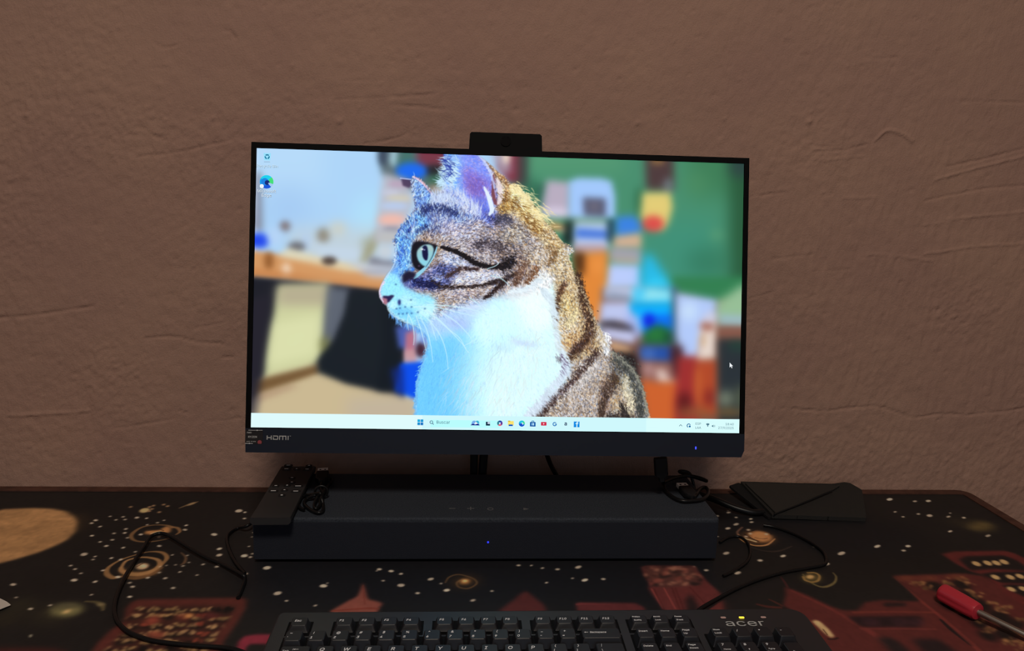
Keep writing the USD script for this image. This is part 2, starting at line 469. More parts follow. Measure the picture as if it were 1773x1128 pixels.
S.poly([(1052, 458), (1108, 460), (1110, 500), (1044, 500)], (186, 204, 252), 5)
S.poly([(992, 440), (1052, 436), (1046, 560), (1006, 560)], (226, 136, 56), 5)
S.poly([(992, 436), (1012, 440), (1010, 480), (994, 470)], (60, 32, 12), 5, .9)
S.oval(1034, 460, 10, 16, (240, 152, 72), 7, .7)
S.poly([(1116, 440), (1126, 440), (1166, 500), (1170, 516), (1106, 516), (1108, 470)], (36, 186, 232), 8)
S.oval(1136, 498, 18, 14, (56, 212, 252), 7, .8)
S.poly([(1116, 276), (1166, 278), (1166, 330), (1118, 330)], (76, 56, 58), 6)
S.oval(1138, 281, 12, 5, (150, 112, 66), 4, .8)
S.oval(1156, 322, 9, 14, (112, 126, 132), 5, .8)
S.oval(1106, 350, 7, 26, (30, 86, 54), 6, .7)
S.poly([(1112, 334), (1160, 334), (1164, 360), (1156, 388), (1146, 400), (1126, 394), (1108, 376)], (226, 204, 118), 5)
S.oval(1130, 388, 19, 14, (220, 76, 72), 5)
# lower right
S.poly(box(1040, 500, 1300, 740), (120, 80, 64), 4)
S.poly([(1160, 480), (1300, 480), (1300, 520), (1230, 524), (1170, 510)], (48, 126, 80), 5)
S.poly([(1290, 490), (1300, 490), (1300, 560), (1238, 560), (1236, 526), (1262, 510)], (150, 190, 150), 7)
S.poly([(1046, 496), (1112, 498), (1108, 520), (1044, 518)], (196, 206, 238), 5)
S.poly([(1050, 506), (1094, 512), (1090, 524), (1048, 520)], (132, 144, 166), 5, .9)
S.poly([(1040, 524), (1096, 524), (1096, 560), (1036, 560)], (190, 200, 240), 5)
S.poly([(1096, 496), (1168, 500), (1168, 530), (1092, 528)], (80, 204, 246), 5)
S.poly([(1120, 500), (1164, 508), (1160, 520), (1110, 522)], (160, 232, 240), 5, .8)
S.poly([(1088, 526), (1166, 526), (1166, 570), (1130, 580), (1100, 570)], (0, 178, 255), 5)
S.poly([(1118, 548), (1168, 544), (1168, 580), (1112, 580)], (0, 110, 246), 5)
S.oval(1122, 556, 11, 12, (8, 28, 226), 5)
S.poly([(1082, 540), (1106, 548), (1112, 590), (1082, 580)], (170, 186, 244), 6, .95)
S.poly([(1116, 574), (1136, 562), (1162, 570), (1166, 600), (1110, 598)], (30, 104, 56), 5)
S.oval(1134, 580, 12, 9, (44, 128, 60), 5, .7)
S.oval(1158, 586, 9, 9, (20, 74, 52), 4, .8)
S.poly([(1106, 600), (1164, 600), (1164, 628), (1108, 626)], (34, 80, 168), 5)
S.oval(1122, 614, 12, 10, (80, 118, 190), 5, .7)
S.poly([(1161, 495), (1173, 500), (1176, 600), (1162, 600)], (64, 92, 112), 4, .8)
S.poly([(1170, 508), (1240, 520), (1236, 560), (1216, 580), (1206, 624), (1178, 622), (1170, 580)], (178, 202, 250), 5)
S.oval(1192, 540, 14, 16, (206, 230, 252), 8, .8)
S.poly([(1036, 558), (1060, 556), (1094, 566), (1098, 580), (1040, 570)], (64, 60, 72), 4)
S.poly([(1040, 568), (1096, 576), (1098, 596), (1048, 590)], (196, 202, 240), 4)
S.poly([(1046, 586), (1090, 600), (1094, 612), (1050, 604)], (70, 56, 72), 5, .8)
S.poly([(1050, 590), (1090, 602), (1092, 616), (1056, 606)], (222, 176, 130), 4)
S.poly([(1058, 612), (1096, 612), (1110, 640), (1108, 664), (1090, 640)], (20, 16, 20), 5)
S.poly([(1160, 600), (1182, 600), (1182, 652), (1160, 650)], (56, 26, 40), 6, .9)
S.poly([(1104, 628), (1162, 632), (1166, 668), (1112, 664)], (150, 104, 98), 6)
S.oval(1122, 640, 8, 10, (186, 150, 150), 5, .7)
S.poly([(1134, 640), (1150, 642), (1160, 662), (1180, 664), (1170, 672), (1140, 664)], (224, 200, 190), 5, .95)
S.poly([(1108, 658), (1140, 664), (1182, 662), (1172, 740), (1120, 740)], (206, 98, 44), 5)
S.poly([(1172, 618), (1212, 620), (1210, 740), (1166, 740)], (158, 46, 46), 6)
S.poly([(1204, 622), (1240, 624), (1240, 720), (1204, 720)], (178, 72, 40), 6)
S.oval(1208, 670, 7, 34, (196, 94, 46), 5, .8)
S.oval(1184, 700, 12, 20, (84, 22, 24), 7, .9)
S.oval(1228, 690, 9, 16, (116, 28, 32), 7, .8)
S.oval(1200, 716, 30, 10, (140, 90, 52), 7, .7)
S.poly([(1214, 556), (1240, 556), (1238, 622), (1206, 624)], (230, 214, 204), 5)
S.oval(1224, 566, 13, 8, (152, 84, 70), 5, .9)
S.oval(1216, 590, 5, 13, (200, 160, 120), 4, .7)
S.oval(1230, 550, 12, 9, (208, 206, 224), 5, .9)
S.poly([(1246, 545), (1300, 548), (1300, 566), (1244, 566)], (156, 186, 192), 4)
S.poly([(1244, 566), (1300, 570), (1300, 590), (1244, 588)], (136, 88, 74), 5)
S.poly([(1242, 588), (1300, 590), (1300, 740), (1244, 740)], (40, 48, 54), 5)
S.oval(1275, 600, 16, 10, (34, 66, 54), 6, .7)
S.oval(1256, 692, 14, 14, (128, 138, 116), 8, .9)
S.oval(1262, 716, 24, 7, (140, 100, 48), 6, .7)
S.oval(1280, 690, 10, 20, (84, 92, 72), 8, .8)

# everything behind the cat is far out of focus
_s = gaussian_filter(S.a, (2.4, 2.4, 0), mode="nearest")
_t = gaussian_filter(S.a, (4.6, 4.6, 0), mode="nearest")
_k = np.clip((np.arange(SW)-420)/60, 0, 1)[None, :, None]
S.a = _s*(1-_k)+_t*_k
# --- the cat
CAT = [(767, 262), (800, 262), (829, 271), (840, 279), (852, 289), (863.5, 300.4), (870, 304), (876, 311), (881, 320), (889, 317.5), (897, 322), (904, 332), (914, 343), (923, 355.8), (938, 379), (955, 398), (972, 419.6), (980, 423), (988, 428), (990, 436), (981, 441), (989, 464), (997.5, 490),
       (1001, 480), (1009.6, 502), (1018, 527), (1028.6, 554), (1039, 571.6), (1047.7, 589), (1053, 606), (1073.6, 616.6), (1094, 637), (1108, 665), (1118.5, 703), (1124, 728), (1124, 745), (718, 745),
       (719.5, 719), (719.5, 691), (720.7, 661), (726.4, 645), (734.5, 620), (740, 596), (736, 582), (727.6, 574), (716, 564), (703, 559), (690.7, 555), (677, 546), (671.5, 538), (669, 530), (663, 525), (657, 515.5), (655.7, 504.6), (660.7, 490.7), (670, 474.6),
       (676, 468), (682, 455.7), (684.3, 430), (680.5, 421.7), (685.7, 406.8), (695, 392), (704, 380), (712, 372.7), (719, 358), (714.5, 341), (711, 318), (714.5, 305), (724, 310), (733.6, 318), (748.5, 337.6), (759, 338.7), (767.7, 331), (765.6, 319.6), (768, 311), (772, 298), (769, 280)]
cat_m = S.mask(CAT)
cat_soft = gaussian_filter(cat_m, .8)
S.a += (np.array([150, 128, 116])/255.-S.a)*cat_soft[..., None]
def fur(pts, col, blur=4, alpha=1., curve=True):
    S.poly(pts, col, blur, alpha, curve, clip=cat_soft)
def tuft(x, y, rx, ry, col, blur=4, alpha=1., rot=0):
    S.oval(x, y, rx, ry, col, blur, alpha, rot, clip=cat_soft)
# chest and throat
fur([(716, 560), (760, 545), (830, 515), (880, 500), (940, 470), (958, 480), (962, 520), (958, 560), (972, 600), (990, 628), (985, 656), (950, 685), (915, 725), (900, 750), (710, 750), (715, 690), (722, 640), (740, 600), (735, 580)], (186, 232, 255), 3, 1, False)
fur([(690, 600), (750, 570), (805, 560), (808, 610), (800, 660), (794, 760), (690, 760)], (104, 192, 253), 21, 1)
fur([(716, 640), (745, 640), (748, 740), (712, 740)], (104, 192, 250), 8, .6)
fur([(735, 545), (800, 520), (840, 515), (842, 540), (800, 565), (770, 575), (740, 574)], (172, 198, 242), 7, .8)
tuft(795, 560, 26, 7, (160, 172, 234), 5, .55, 15)
tuft(820, 530, 26, 10, (200, 212, 242), 6, .6)
fur([(820, 545), (900, 500), (955, 480), (960, 560), (930, 580), (870, 575), (840, 600)], (206, 246, 255), 9, .9)
fur([(890, 500), (945, 470), (958, 490), (956, 540), (948, 570), (915, 570)], (228, 253, 255), 9, .95)
fur([(870, 590), (960, 570), (988, 628), (975, 660), (920, 710), (850, 740), (840, 660)], (212, 243, 255), 12, .9)
tuft(905, 592, 26, 4, (176, 180, 226), 4, .7, 12)
tuft(870, 600, 18, 5, (170, 200, 248), 5, .6, 5)
tuft(890, 640, 50, 30, (206, 240, 255), 14, .6)
# neck, back and shoulder
fur([(942, 470), (975, 430), (995, 460), (1012, 505), (1030, 555), (1045, 585), (1050, 615), (1000, 625), (985, 628), (968, 595), (956, 560), (962, 520), (955, 485)], (192, 166, 126), 3, 1, False)
tuft(980, 530, 12, 22, (206, 176, 112), 7, .9, -15)
tuft(984, 560, 20, 12, (222, 206, 176), 6, .9, -25)
tuft(985, 590, 24, 10, (186, 138, 92), 6, .95, -28)
tuft(1014, 545, 8, 40, (112, 82, 60), 5, .8, -20)
tuft(1020, 590, 10, 40, (120, 94, 74), 6, .8, -8)
tuft(1000, 600, 14, 10, (90, 62, 52), 5, .8, -30)
tuft(973, 497, 5, 16, (86, 56, 40), 3, .85, 22)
tuft(962, 520, 5, 30, (110, 84, 66), 4, .7, 8)
tuft(1035, 575, 6, 20, (190, 178, 160), 5, .7, -15)
fur([(985, 628), (1050, 606), (1074, 617), (1095, 638), (1109, 665), (1124, 728), (1124, 750), (900, 750), (916, 724), (950, 686), (980, 657)], (160, 146, 136), 3, 1, False)
tuft(1020, 640, 26, 10, (206, 204, 204), 7, .75, -45)
tuft(1046, 590, 6, 26, (226, 232, 240), 5, .8, -12)
tuft(1075, 640, 16, 26, (74, 76, 76), 6, .9, -35)
tuft(1098, 680, 10, 40, (84, 88, 86), 6, .9, -18)
tuft(1066, 660, 14, 18, (74, 62, 48), 6, .8, -30)
tuft(1086, 668, 8, 22, (212, 206, 176), 5, .85, -25)
tuft(1070, 700, 14, 18, (190, 164, 128), 7, .8, -30)
tuft(1046, 686, 8, 34, (92, 72, 66), 6, .8, -5)
tuft(1082, 718, 16, 10, (56, 50, 50), 6, .8)
tuft(1116, 710, 6, 22, (206, 206, 190), 4, .7, -15)
tuft(1000, 690, 36, 18, (170, 156, 146), 9, .7, -40)
# stripes across the shoulder
for pts, w in (([(915, 722), (940, 700), (965, 682), (990, 660), (1010, 640)], [10, 9, 8, 5]), ([(965, 622), (985, 610), (1008, 592), (1022, 575)], [8, 8, 6])):
    S.line(pts, w, (66, 46, 46), 4, .85, clip=cat_soft)
fur([(925, 705), (955, 682), (985, 662), (985, 668), (955, 692), (930, 714)], (214, 214, 240), 3, .7)
# back of the head: golden rim
fur([(870, 310), (882, 320), (890, 317), (905, 332), (925, 356), (940, 380), (956, 400), (974, 424), (960, 440), (930, 420), (905, 390), (880, 360), (868, 340)], (206, 170, 108), 4, 1)
tuft(895, 342, 12, 22, (255, 240, 172), 6, 1, -38)
tuft(915, 368, 11, 24, (248, 218, 142), 6, .95, -38)
tuft(872, 348, 7, 22, (176, 128, 66), 4, .8, -8)
tuft(870, 362, 12, 9, (206, 166, 94), 5, .8)
tuft(925, 400, 9, 14, (182, 130, 72), 6, .8, -30)
tuft(948, 408, 10, 18, (170, 144, 116), 6, .7, -40)
tuft(952, 440, 22, 30, (206, 190, 150), 10, .7, -30)
tuft(984, 434, 8, 7, (196, 200, 196), 3, 1)
# side of the face
fur([(745, 400), (800, 372), (860, 372), (905, 390), (935, 425), (950, 450), (930, 480), (890, 500), (840, 515), (790, 520), (745, 510), (735, 470), (765, 430)], (150, 140, 146), 6, 1)
tuft(815, 400, 45, 18, (176, 174, 204), 10, .8, 5)
tuft(850, 410, 30, 20, (132, 122, 128), 9, .8)
tuft(886, 408, 26, 24, (146, 134, 122), 9, .8)
tuft(858, 384, 22, 8, (84, 84, 116), 6, .8)
tuft(880, 440, 26, 16, (96, 82, 78), 9, .8)
tuft(825, 424, 24, 9, (104, 98, 112), 7, .7, 10)
tuft(930, 450, 22, 26, (196, 176, 146), 9, .8, -25)
tuft(935, 480, 18, 14, (238, 236, 232), 7, .9, -30)
tuft(905, 470, 10, 20, (140, 100, 74), 6, .7, 25)
tuft(915, 492, 22, 10, (240, 240, 248), 8, .8, -30)
tuft(895, 505, 30, 8, (220, 206, 206), 7, .8, -15)
# forehead and crown
fur([(714, 345), (760, 334), (800, 340), (845, 350), (852, 372), (810, 384), (760, 392), (720, 400), (690, 420), (683, 440), (680, 424), (690, 400), (712, 372)], (112, 134, 196), 5, 1)
tuft(775, 348, 24, 12, (192, 210, 250), 7, .85, 10)
tuft(820, 362, 24, 12, (190, 200, 242), 8, .8, 20)
tuft(738, 366, 14, 18, (70, 88, 158), 7, .85, 20)
tuft(765, 374, 22, 14, (130, 142, 190), 8, .8)
tuft(770, 396, 30, 10, (176, 178, 216), 7, .8, 10)
tuft(750, 398, 14, 6, (54, 62, 112), 5, .8, -20)
# bridge of the nose and muzzle
fur([(684, 408), (705, 380), (728, 372), (742, 390), (728, 404), (714, 420), (712, 450), (708, 470), (697, 480), (690, 500), (664, 500), (672, 474), (683, 456), (685, 430)], (96, 164, 246), 4, 1)
tuft(694, 440, 6, 22, (54, 92, 206), 5, .8, 4)
tuft(706, 444, 4, 22, (122, 196, 255), 4, .8, 4)
tuft(690, 402, 8, 14, (60, 96, 204), 5, .7, 30)
tuft(716, 396, 9, 12, (150, 200, 252), 5, .7, 30)
for pts, w, c in (([(686, 416), (694, 404), (704, 394)], 3, (150, 200, 255)), ([(703, 414), (706, 404), (714, 394)], 4, (18, 26, 100)), ([(708, 398), (716, 388), (722, 380)], 4, (34, 44, 124)), ([(697, 404), (703, 393), (708, 386)], 3, (44, 66, 160)), ([(720, 404), (730, 397), (738, 393)], 5, (20, 26, 72)), ([(709, 412), (714, 402), (722, 394)], 4, (176, 220, 255))):
    S.line(pts, w, c, 1.5, .85, clip=cat_soft)
fur([(655, 503), (662, 488), (672, 472), (690, 478), (700, 492), (720, 505), (745, 512), (752, 530), (742, 552), (728, 572), (716, 566), (690, 556), (672, 540), (668, 528), (657, 516)], (150, 222, 252), 3, 1)
fur([(670, 478), (692, 482), (696, 500), (688, 510), (664, 506), (660, 496)], (146, 226, 255), 4, .9)
tuft(697, 540, 20, 9, (106, 192, 250), 5, .8, 10)
tuft(736, 538, 16, 10, (210, 244, 255), 6, .8)
tuft(706, 522, 16, 8, (190, 240, 255), 5, .8, 20)
tuft(680, 528, 6, 8, (196, 240, 255), 3, .8)
tuft(730, 562, 12, 8, (120, 170, 240), 5, .7, 30)
S.line([(664.5, 488), (659, 497), (656.8, 506), (658, 515), (663, 523)], 3.2, (232, 214, 242), 1.4, .9, clip=cat_soft)
S.line([(684.8, 424), (684.5, 440), (682.5, 456), (675, 470), (666, 484)], 2.4, (186, 222, 255), 1.2, .85, clip=cat_soft)
# dark patch under the eye, cheek stripes
fur([(697, 474), (716, 478), (735, 472), (758, 458), (785, 462), (788, 480), (770, 496), (745, 502), (715, 500), (698, 492)], (76, 88, 160), 4, .95)
tuft(730, 490, 22, 7, (28, 34, 88), 4, .9, 5)
tuft(762, 470, 14, 7, (52, 58, 104), 5, .8, -25)
tuft(752, 484, 14, 5, (190, 206, 250), 4, .5, -20)
S.line([(745, 486), (760, 496), (778, 497), (800, 497), (824, 495), (848, 490), (862, 486), (878, 479), (892, 474)], [5, 7, 4, 4.5, 3.5, 4.5, 5, 8, 5], (40, 28, 28), 2, .85, clip=cat_soft)
S.line([(836, 517), (848, 508), (860, 498), (872, 487)], [2, 4, 5, 5], (40, 26, 26), 1.6, .95, clip=cat_soft)
S.line([(770, 480), (784, 470), (796, 465), (812, 466), (826, 466)], [6, 7, 5, 2], (60, 42, 42), 2, .9, clip=cat_soft)
fur([(778, 488), (800, 473), (830, 470), (862, 472), (870, 478), (840, 488), (800, 492)], (214, 218, 240), 3, .9)
tuft(800, 508, 30, 5, (196, 178, 186), 4, .8, -6)
tuft(785, 450, 26, 9, (176, 196, 244), 5, .9, 15)
tuft(810, 458, 20, 6, (196, 204, 236), 4, .8, 12)
S.line([(762, 429), (775, 432), (790, 437), (806, 446), (822, 456), (840, 461), (858, 462), (874, 458), (884, 450)], [1.5, 4.5, 6, 7, 7.5, 6, 6, 9, 7], (20, 15, 24), 2, .9, clip=cat_soft)
# ears
fur([(767, 255), (800, 255), (829, 266), (842, 284), (852, 306), (858, 330), (858, 352), (852, 384), (835, 384), (815, 360), (790, 345), (768, 332), (764, 318), (770, 298)], (128, 148, 250), 3, 1)
fur([(768, 262), (792, 262), (800, 285), (806, 315), (800, 338), (770, 325), (768, 300)], (124, 176, 252), 6, .9)
fur([(800, 290), (826, 300), (848, 318), (850, 340), (826, 345), (806, 335)], (136, 112, 204), 7, .95)
tuft(826, 322, 16, 14, (116, 92, 184), 6, .8)
fur([(806, 264), (828, 270), (846, 298), (850, 318), (836, 306), (820, 286)], (124, 138, 244), 5, .8)
tuft(832, 362, 14, 18, (98, 108, 206), 6, .9, -15)
tuft(848, 378, 12, 9, (56, 60, 132), 5, .9)
S.line([(829, 270), (840, 283), (848, 298), (853, 314), (855, 326)], 4, (196, 208, 255), 1.5, .95, clip=cat_soft)
S.line([(832, 268), (843, 279), (855, 291), (864, 303), (872, 312), (876, 325), (874, 345)], [5, 7, 10, 12, 10, 6], (166, 122, 84), 1.8, .95, clip=cat_soft)
S.line([(853.5, 304), (853, 320), (853, 338), (857, 352)], [3, 4, 6, 6], (122, 66, 78), 1.4, .9, clip=cat_soft)
S.line([(860, 310), (864, 324), (865, 340), (862, 352)], [3, 9, 9, 5], (236, 220, 222), 1.8, .95, clip=cat_soft)
S.line([(838, 325), (843, 336), (848, 350), (851, 364), (847, 372)], [3, 6, 8, 8, 4], (226, 240, 255), 1.6, .98, clip=cat_soft)
tuft(866, 362, 10, 10, (150, 112, 62), 4, .8)
fur([(712, 312), (715, 305), (726, 312), (740, 326), (750, 338), (745, 352), (720, 358), (714, 340)], (112, 160, 246), 3, 1, False)
S.line([(715, 305.5), (725, 312), (735, 321), (748, 336)], 3.2, (250, 206, 226), 1.2, .95, clip=cat_soft)
S.line([(711.5, 315), (713, 330), (716, 345)], 2, (180, 214, 255), 1.2, .8, clip=cat_soft)
S.poly([(694, 309), (711, 311), (712, 321), (708, 326), (697, 322)], (70, 52, 86), 1.5, .9)
S.line([(693, 309), (702, 310), (711, 311)], 2, (186, 200, 244), 1, .9)

# --- hair: direction follows the lie of the coat (x, y, then the way the hairs point)
LIE = np.array([(740, 345, .1, -1), (770, 350, -.15, -1), (800, 355, -.1, -1), (830, 360, .1, -1), (735, 375, -.25, -1), (765, 385, .2, -1), (715, 390, -.4, -1), (695, 430, -.2, -1), (690, 480, -.3, .9), (720, 510, 1, .4), (700, 530, 1, .6),
    (745, 500, 1, -.15), (760, 475, 1, -.35), (790, 452, 1, .3), (790, 485, 1, -.15), (830, 480, 1, -.1), (800, 405, 1, -.2), (840, 400, 1, .25), (830, 430, 1, .35), (880, 400, 1, .5), (880, 440, 1, .5), (900, 380, 1, .55),
    (890, 340, 1, .35), (905, 350, 1, .3), (920, 370, 1, .45), (940, 395, 1, .6), (950, 430, .8, .6), (965, 450, .7, .8), (930, 480, .4, .9), (880, 500, .3, 1), (820, 515, 1, .3), (960, 520, .8, .55), (985, 520, .45, .9), (1010, 540, .4, 1),
    (960, 570, .8, .7), (1000, 590, .6, .9), (1030, 600, .4, 1), (985, 640, .6, .9), (950, 680, .7, .9), (930, 705, .7, 1), (1000, 680, .4, 1), (1060, 650, .6, .9), (1100, 690, .4, 1), (1050, 710, .3, 1),
    (760, 570, .4, 1), (740, 650, -.2, 1), (780, 640, -.35, .9), (830, 590, -.4, .9), (820, 680, -.3, 1), (880, 640, -.1, 1), (900, 560, .2, 1), (870, 700, -.15, 1), (920, 620, .3, 1), (930, 540, .5, .9),
    (775, 285, -.9, .5), (785, 300, -.9, .15), (790, 320, -.8, -.4), (830, 300, -.7, -.6), (845, 330, -.5, -.9), (840, 365, -.2, -1), (860, 300, .5, .9), (868, 350, .7, .6), (730, 335, .2, -1)], float)
def lie_of(p):
    """The angle of the hair at grid positions p."""
    Q = on_screen(LIE[:, :2]); D = LIE[:, 2:]/np.linalg.norm(LIE[:, 2:], axis=1)[:, None]
    out = np.zeros((len(p), 2))
    for q, d in zip(Q, D):
        out += d*(1/(((p-q)**2).sum(1)+60)**1.6)[:, None]
    return np.arctan2(out[:, 1], out[:, 0])
rng = np.random.default_rng(11)
zone = {}
zone["light"] = np.maximum.reduce([S.mask([(716, 560), (760, 545), (830, 520), (880, 505), (940, 480), (956, 480), (960, 560), (985, 630), (960, 680), (905, 730), (900, 750), (710, 750), (715, 690), (722, 640), (740, 600)], 5),
                                   S.mask([(655, 503), (672, 470), (684, 450), (690, 478), (720, 505), (745, 512), (752, 530), (742, 552), (716, 566), (672, 540)], 4)])
zone["ear"] = S.mask([(767, 255), (829, 266), (850, 300), (856, 350), (850, 375), (835, 375), (805, 345), (768, 330)], 4)
zone["blue"] = S.mask([(684, 408), (712, 370), (716, 345), (790, 340), (850, 360), (850, 380), (790, 392), (740, 420), (715, 500), (690, 500)], 7)
base = gaussian_filter(S.a, (1.2, 1.2, 0))
def scatter(n):
    p = np.stack([rng.uniform(0, SW, n), rng.uniform(0, SH, n)], 1)
    return p
def at(a, p):
    return a[np.clip(p[:, 1], 0, SH-1).astype(int), np.clip(p[:, 0], 0, SW-1).astype(int)]
rim = gaussian_filter(cat_m, 3)
p = scatter(330000)
p = p[(at(cat_m, p) > .5)]
L, E, B = at(zone["light"], p), at(zone["ear"], p), at(zone["blue"], p)
keep = rng.uniform(size=len(p)) < np.where(L > .5, .3, np.where(E > .5, .22, 1.))
p, L, E, B = p[keep], L[keep], E[keep], B[keep]
c = at(base, p)
k = rng.uniform(-1, 1, len(p))
k = np.sign(k)*np.abs(k)**.8
neck = np.clip((p[:, 0]-560)/70, 0, 1)
amp = (.43-.10*neck)*(1-L)*(1-E)+.05*L+.10*E
up = np.where(k > 0, k*amp, 0)[:, None]
dn = np.where(k < 0, -k*amp, 0)[:, None]
lightest = np.clip(c*1.15+np.array([.40, .385, .37])+.10*B[:, None]*np.array([-.6, .2, 1.]), 0, 1)
darkest = c*np.array([.27, .22, .21])*(1-B[:, None])+c*np.array([.2, .22, .42])*B[:, None]
darkest = darkest*(1-L[:, None])+L[:, None]*c*np.array([.45, .72, .93])
tone = rng.normal(0, .05, (len(p), 1))*np.array([1., .3, -.8])*(1-L)[:, None]
col = c*1.08+tone+(lightest-c)*up*1.7+(darkest-c)*dn*1.5
snout = S.mask([(648, 520), (650, 490), (668, 470), (684, 455), (694, 475), (712, 500), (736, 520), (738, 548), (716, 562), (672, 548), (650, 535)], 3)
z = at(snout, p)
ln = (3.6+rng.exponential(1.5, len(p))+6*L*(1-z)+2*B)*np.where(at(rim, p) < .8, .6, 1.)*(1-.45*z)
S.hairs(p, lie_of(p)+rng.normal(0, .42, len(p))*(1-.5*L), ln, np.clip(col, 0, 1), .72, .8)
# the dark bars of the tabby coat
def bar(pts, width, n, colr, length=5, alpha=.8, spread=.45):
    n = int(n*.5)
    P = on_screen(spline(np.array(pts, float), 14))
    t = rng.uniform(0, len(P)-1.001, n); i = t.astype(int)
    w = np.interp(t/len(P), np.linspace(0, 1, np.size(width)), np.atleast_1d(width))
    q = P[i]+(P[i+1]-P[i])*(t-i)[:, None]+rng.normal(0, 1, (n, 2))*w[:, None]/2.1
    S.hairs(q, lie_of(q)+rng.normal(0, spread, n), rng.uniform(.6, 1.3, n)*length, np.array(colr)/255.*np.ones((n, 1))*rng.uniform(.6, 1.35, (n, 1)), alpha, .4, 14)
bar([(762, 429), (775, 432), (790, 437), (806, 446), (822, 456), (840, 461), (858, 462), (874, 458), (884, 450)], [1.5, 3, 4.5, 5, 5, 4.5, 5, 13, 15], 1900, (20, 15, 20), 5, .85)
bar([(745, 486), (760, 496), (778, 497), (800, 497), (824, 495), (848, 490), (862, 486), (878, 479), (892, 470)], [6, 8, 4, 4, 3, 4, 6, 11, 9], 620, (38, 26, 26), 5, .8)
bar([(836, 517), (848, 508), (860, 498), (872, 487)], [2, 4, 5, 5], 260, (40, 26, 26), 5, .9)
bar([(770, 480), (784, 470), (796, 465), (812, 466), (826, 466)], [6, 6, 4, 2], 320, (58, 40, 40), 5, .8)
bar([(715, 486), (735, 492), (752, 494)], [8, 8, 7], 420, (20, 24, 70), 5, .8)
bar([(997, 472), (1004, 495), (1010, 520), (1018, 548), (1017, 576), (998, 606), (975, 627)], [7, 8, 10, 13, 13, 11, 7], 1700, (64, 42, 32), 5, .75)
bar([(975, 488), (966, 510), (962, 535), (960, 556)], [6, 6, 5, 4], 420, (78, 52, 36), 5, .75)
bar([(1036, 604), (1010, 636), (975, 670), (946, 703), (926, 722)], [8, 9, 8, 9, 8], 1000, (62, 44, 42), 6, .75)
bar([(1062, 650), (1050, 675), (1042, 700), (1040, 722)], [12, 12, 9, 7], 800, (70, 52, 44), 6, .7)
bar([(1062, 618), (1085, 632), (1100, 662), (1106, 700), (1108, 726)], [13, 15, 12, 12, 12], 1700, (70, 72, 70), 6, .75)
bar([(1075, 700), (1085, 722)], [10, 12], 300, (46, 40, 40), 6, .7)
bar([(1050, 720), (1090, 724)], [8, 8], 300, (50, 42, 40), 6, .7)
bar([(905, 448), (896, 475), (890, 492)], [14, 10, 6], 500, (96, 66, 52), 5, .6)
bar([(930, 462), (918, 480), (910, 492)], [10, 8, 6], 380, (120, 78, 50), 5, .7)
bar([(948, 455), (958, 440), (950, 424)], [8, 10, 8], 320, (132, 98, 62), 5, .7)
bar([(820, 424), (845, 420), (870, 430)], [10, 14, 14], 600, (58, 50, 60), 5, .6)
bar([(850, 384), (870, 376), (882, 384)], [9, 10, 8], 380, (62, 62, 84), 5, .6)
bar([(728, 372), (745, 360), (770, 364), (790, 372)], [8, 10, 10, 8], 600, (40, 52, 110), 7, .6)
bar([(1046, 575), (1050, 596), (1046, 610)], [5, 7, 6], 260, (226, 230, 236), 7, .8)
bar([(980, 563), (990, 552), (996, 535)], [9, 9, 8], 420, (226, 208, 160), 5, .7)
bar([(1025, 640), (1005, 660), (985, 690)], [10, 10, 12], 500, (206, 200, 198), 6, .6)
bar([(1078, 668), (1088, 690), (1092, 715)], [9, 10, 8], 420, (220, 210, 180), 6, .7)
bar([(955, 478), (945, 492), (930, 500)], [8, 8, 8], 300, (244, 246, 250), 6, .7)
# the folds of the near ear lie over its hair
S.line([(853.5, 304), (853, 320), (853, 338), (857, 352)], [3, 4, 6, 6], (122, 66, 78), 1.4, .85, clip=cat_soft)
S.line([(860, 310), (864, 324), (865, 340), (862, 352)], [3, 8, 8, 5], (236, 220, 222), 1.8, .85, clip=cat_soft)
S.line([(838, 325), (843, 336), (848, 350), (851, 364), (847, 372)], [3, 6, 8, 8, 4], (226, 240, 255), 1.6, .95, clip=cat_soft)
S.line([(829, 270), (840, 283), (848, 298), (853, 314), (855, 326)], 3.4, (196, 208, 255), 1.5, .8, clip=cat_soft)
S.line([(715, 305.5), (725, 312), (735, 321), (748, 336)], 3, (250, 206, 226), 1.2, .9, clip=cat_soft)
# fringes: pale hairs of the bib over the darker coat, and along the outline
def fringe(pts, n, ang, spread, length, colr, alpha=.9, off=3):
    P = on_screen(spline(np.array(pts, float), 14))
    t = rng.uniform(0, len(P)-1.001, n); i = t.astype(int)
    q = P[i]+(P[i+1]-P[i])*(t-i)[:, None]+rng.normal(0, off, (n, 2))
    S.hairs(q, np.radians(ang)+rng.normal(0, spread, n), rng.uniform(.6, 1.2, n)*length, np.array(colr)/255.*np.ones((n, 1))*rng.uniform(.88, 1.05, (n, 1)), alpha, .3, 12)
fringe([(935, 500), (950, 520), (957, 550), (962, 590), (975, 620)], 260, 48, .25, 18, (226, 244, 255))
fringe([(975, 622), (970, 645), (950, 672), (925, 700), (908, 722)], 320, 55, .25, 20, (222, 238, 255))
fringe([(880, 505), (905, 500), (930, 480)], 130, 20, .4, 16, (232, 246, 255))
fringe([(966, 612), (975, 628), (970, 645)], 26, 50, .25, 12, (96, 74, 110), .6)
fringe([(775, 275), (772, 295), (768, 312), (768, 324)], 130, 195, .5, 15, (196, 232, 255), .9, 4)
fringe([(790, 280), (788, 305), (784, 325)], 90, 205, .3, 22, (206, 238, 255), .8, 4)
fringe([(772, 270), (780, 290), (776, 310)], 60, 200, .5, 15, (44, 66, 170), .8, 5)
fringe([(780, 335), (800, 345), (815, 360), (830, 372)], 120, 255, .3, 17, (216, 228, 255), .8, 5)
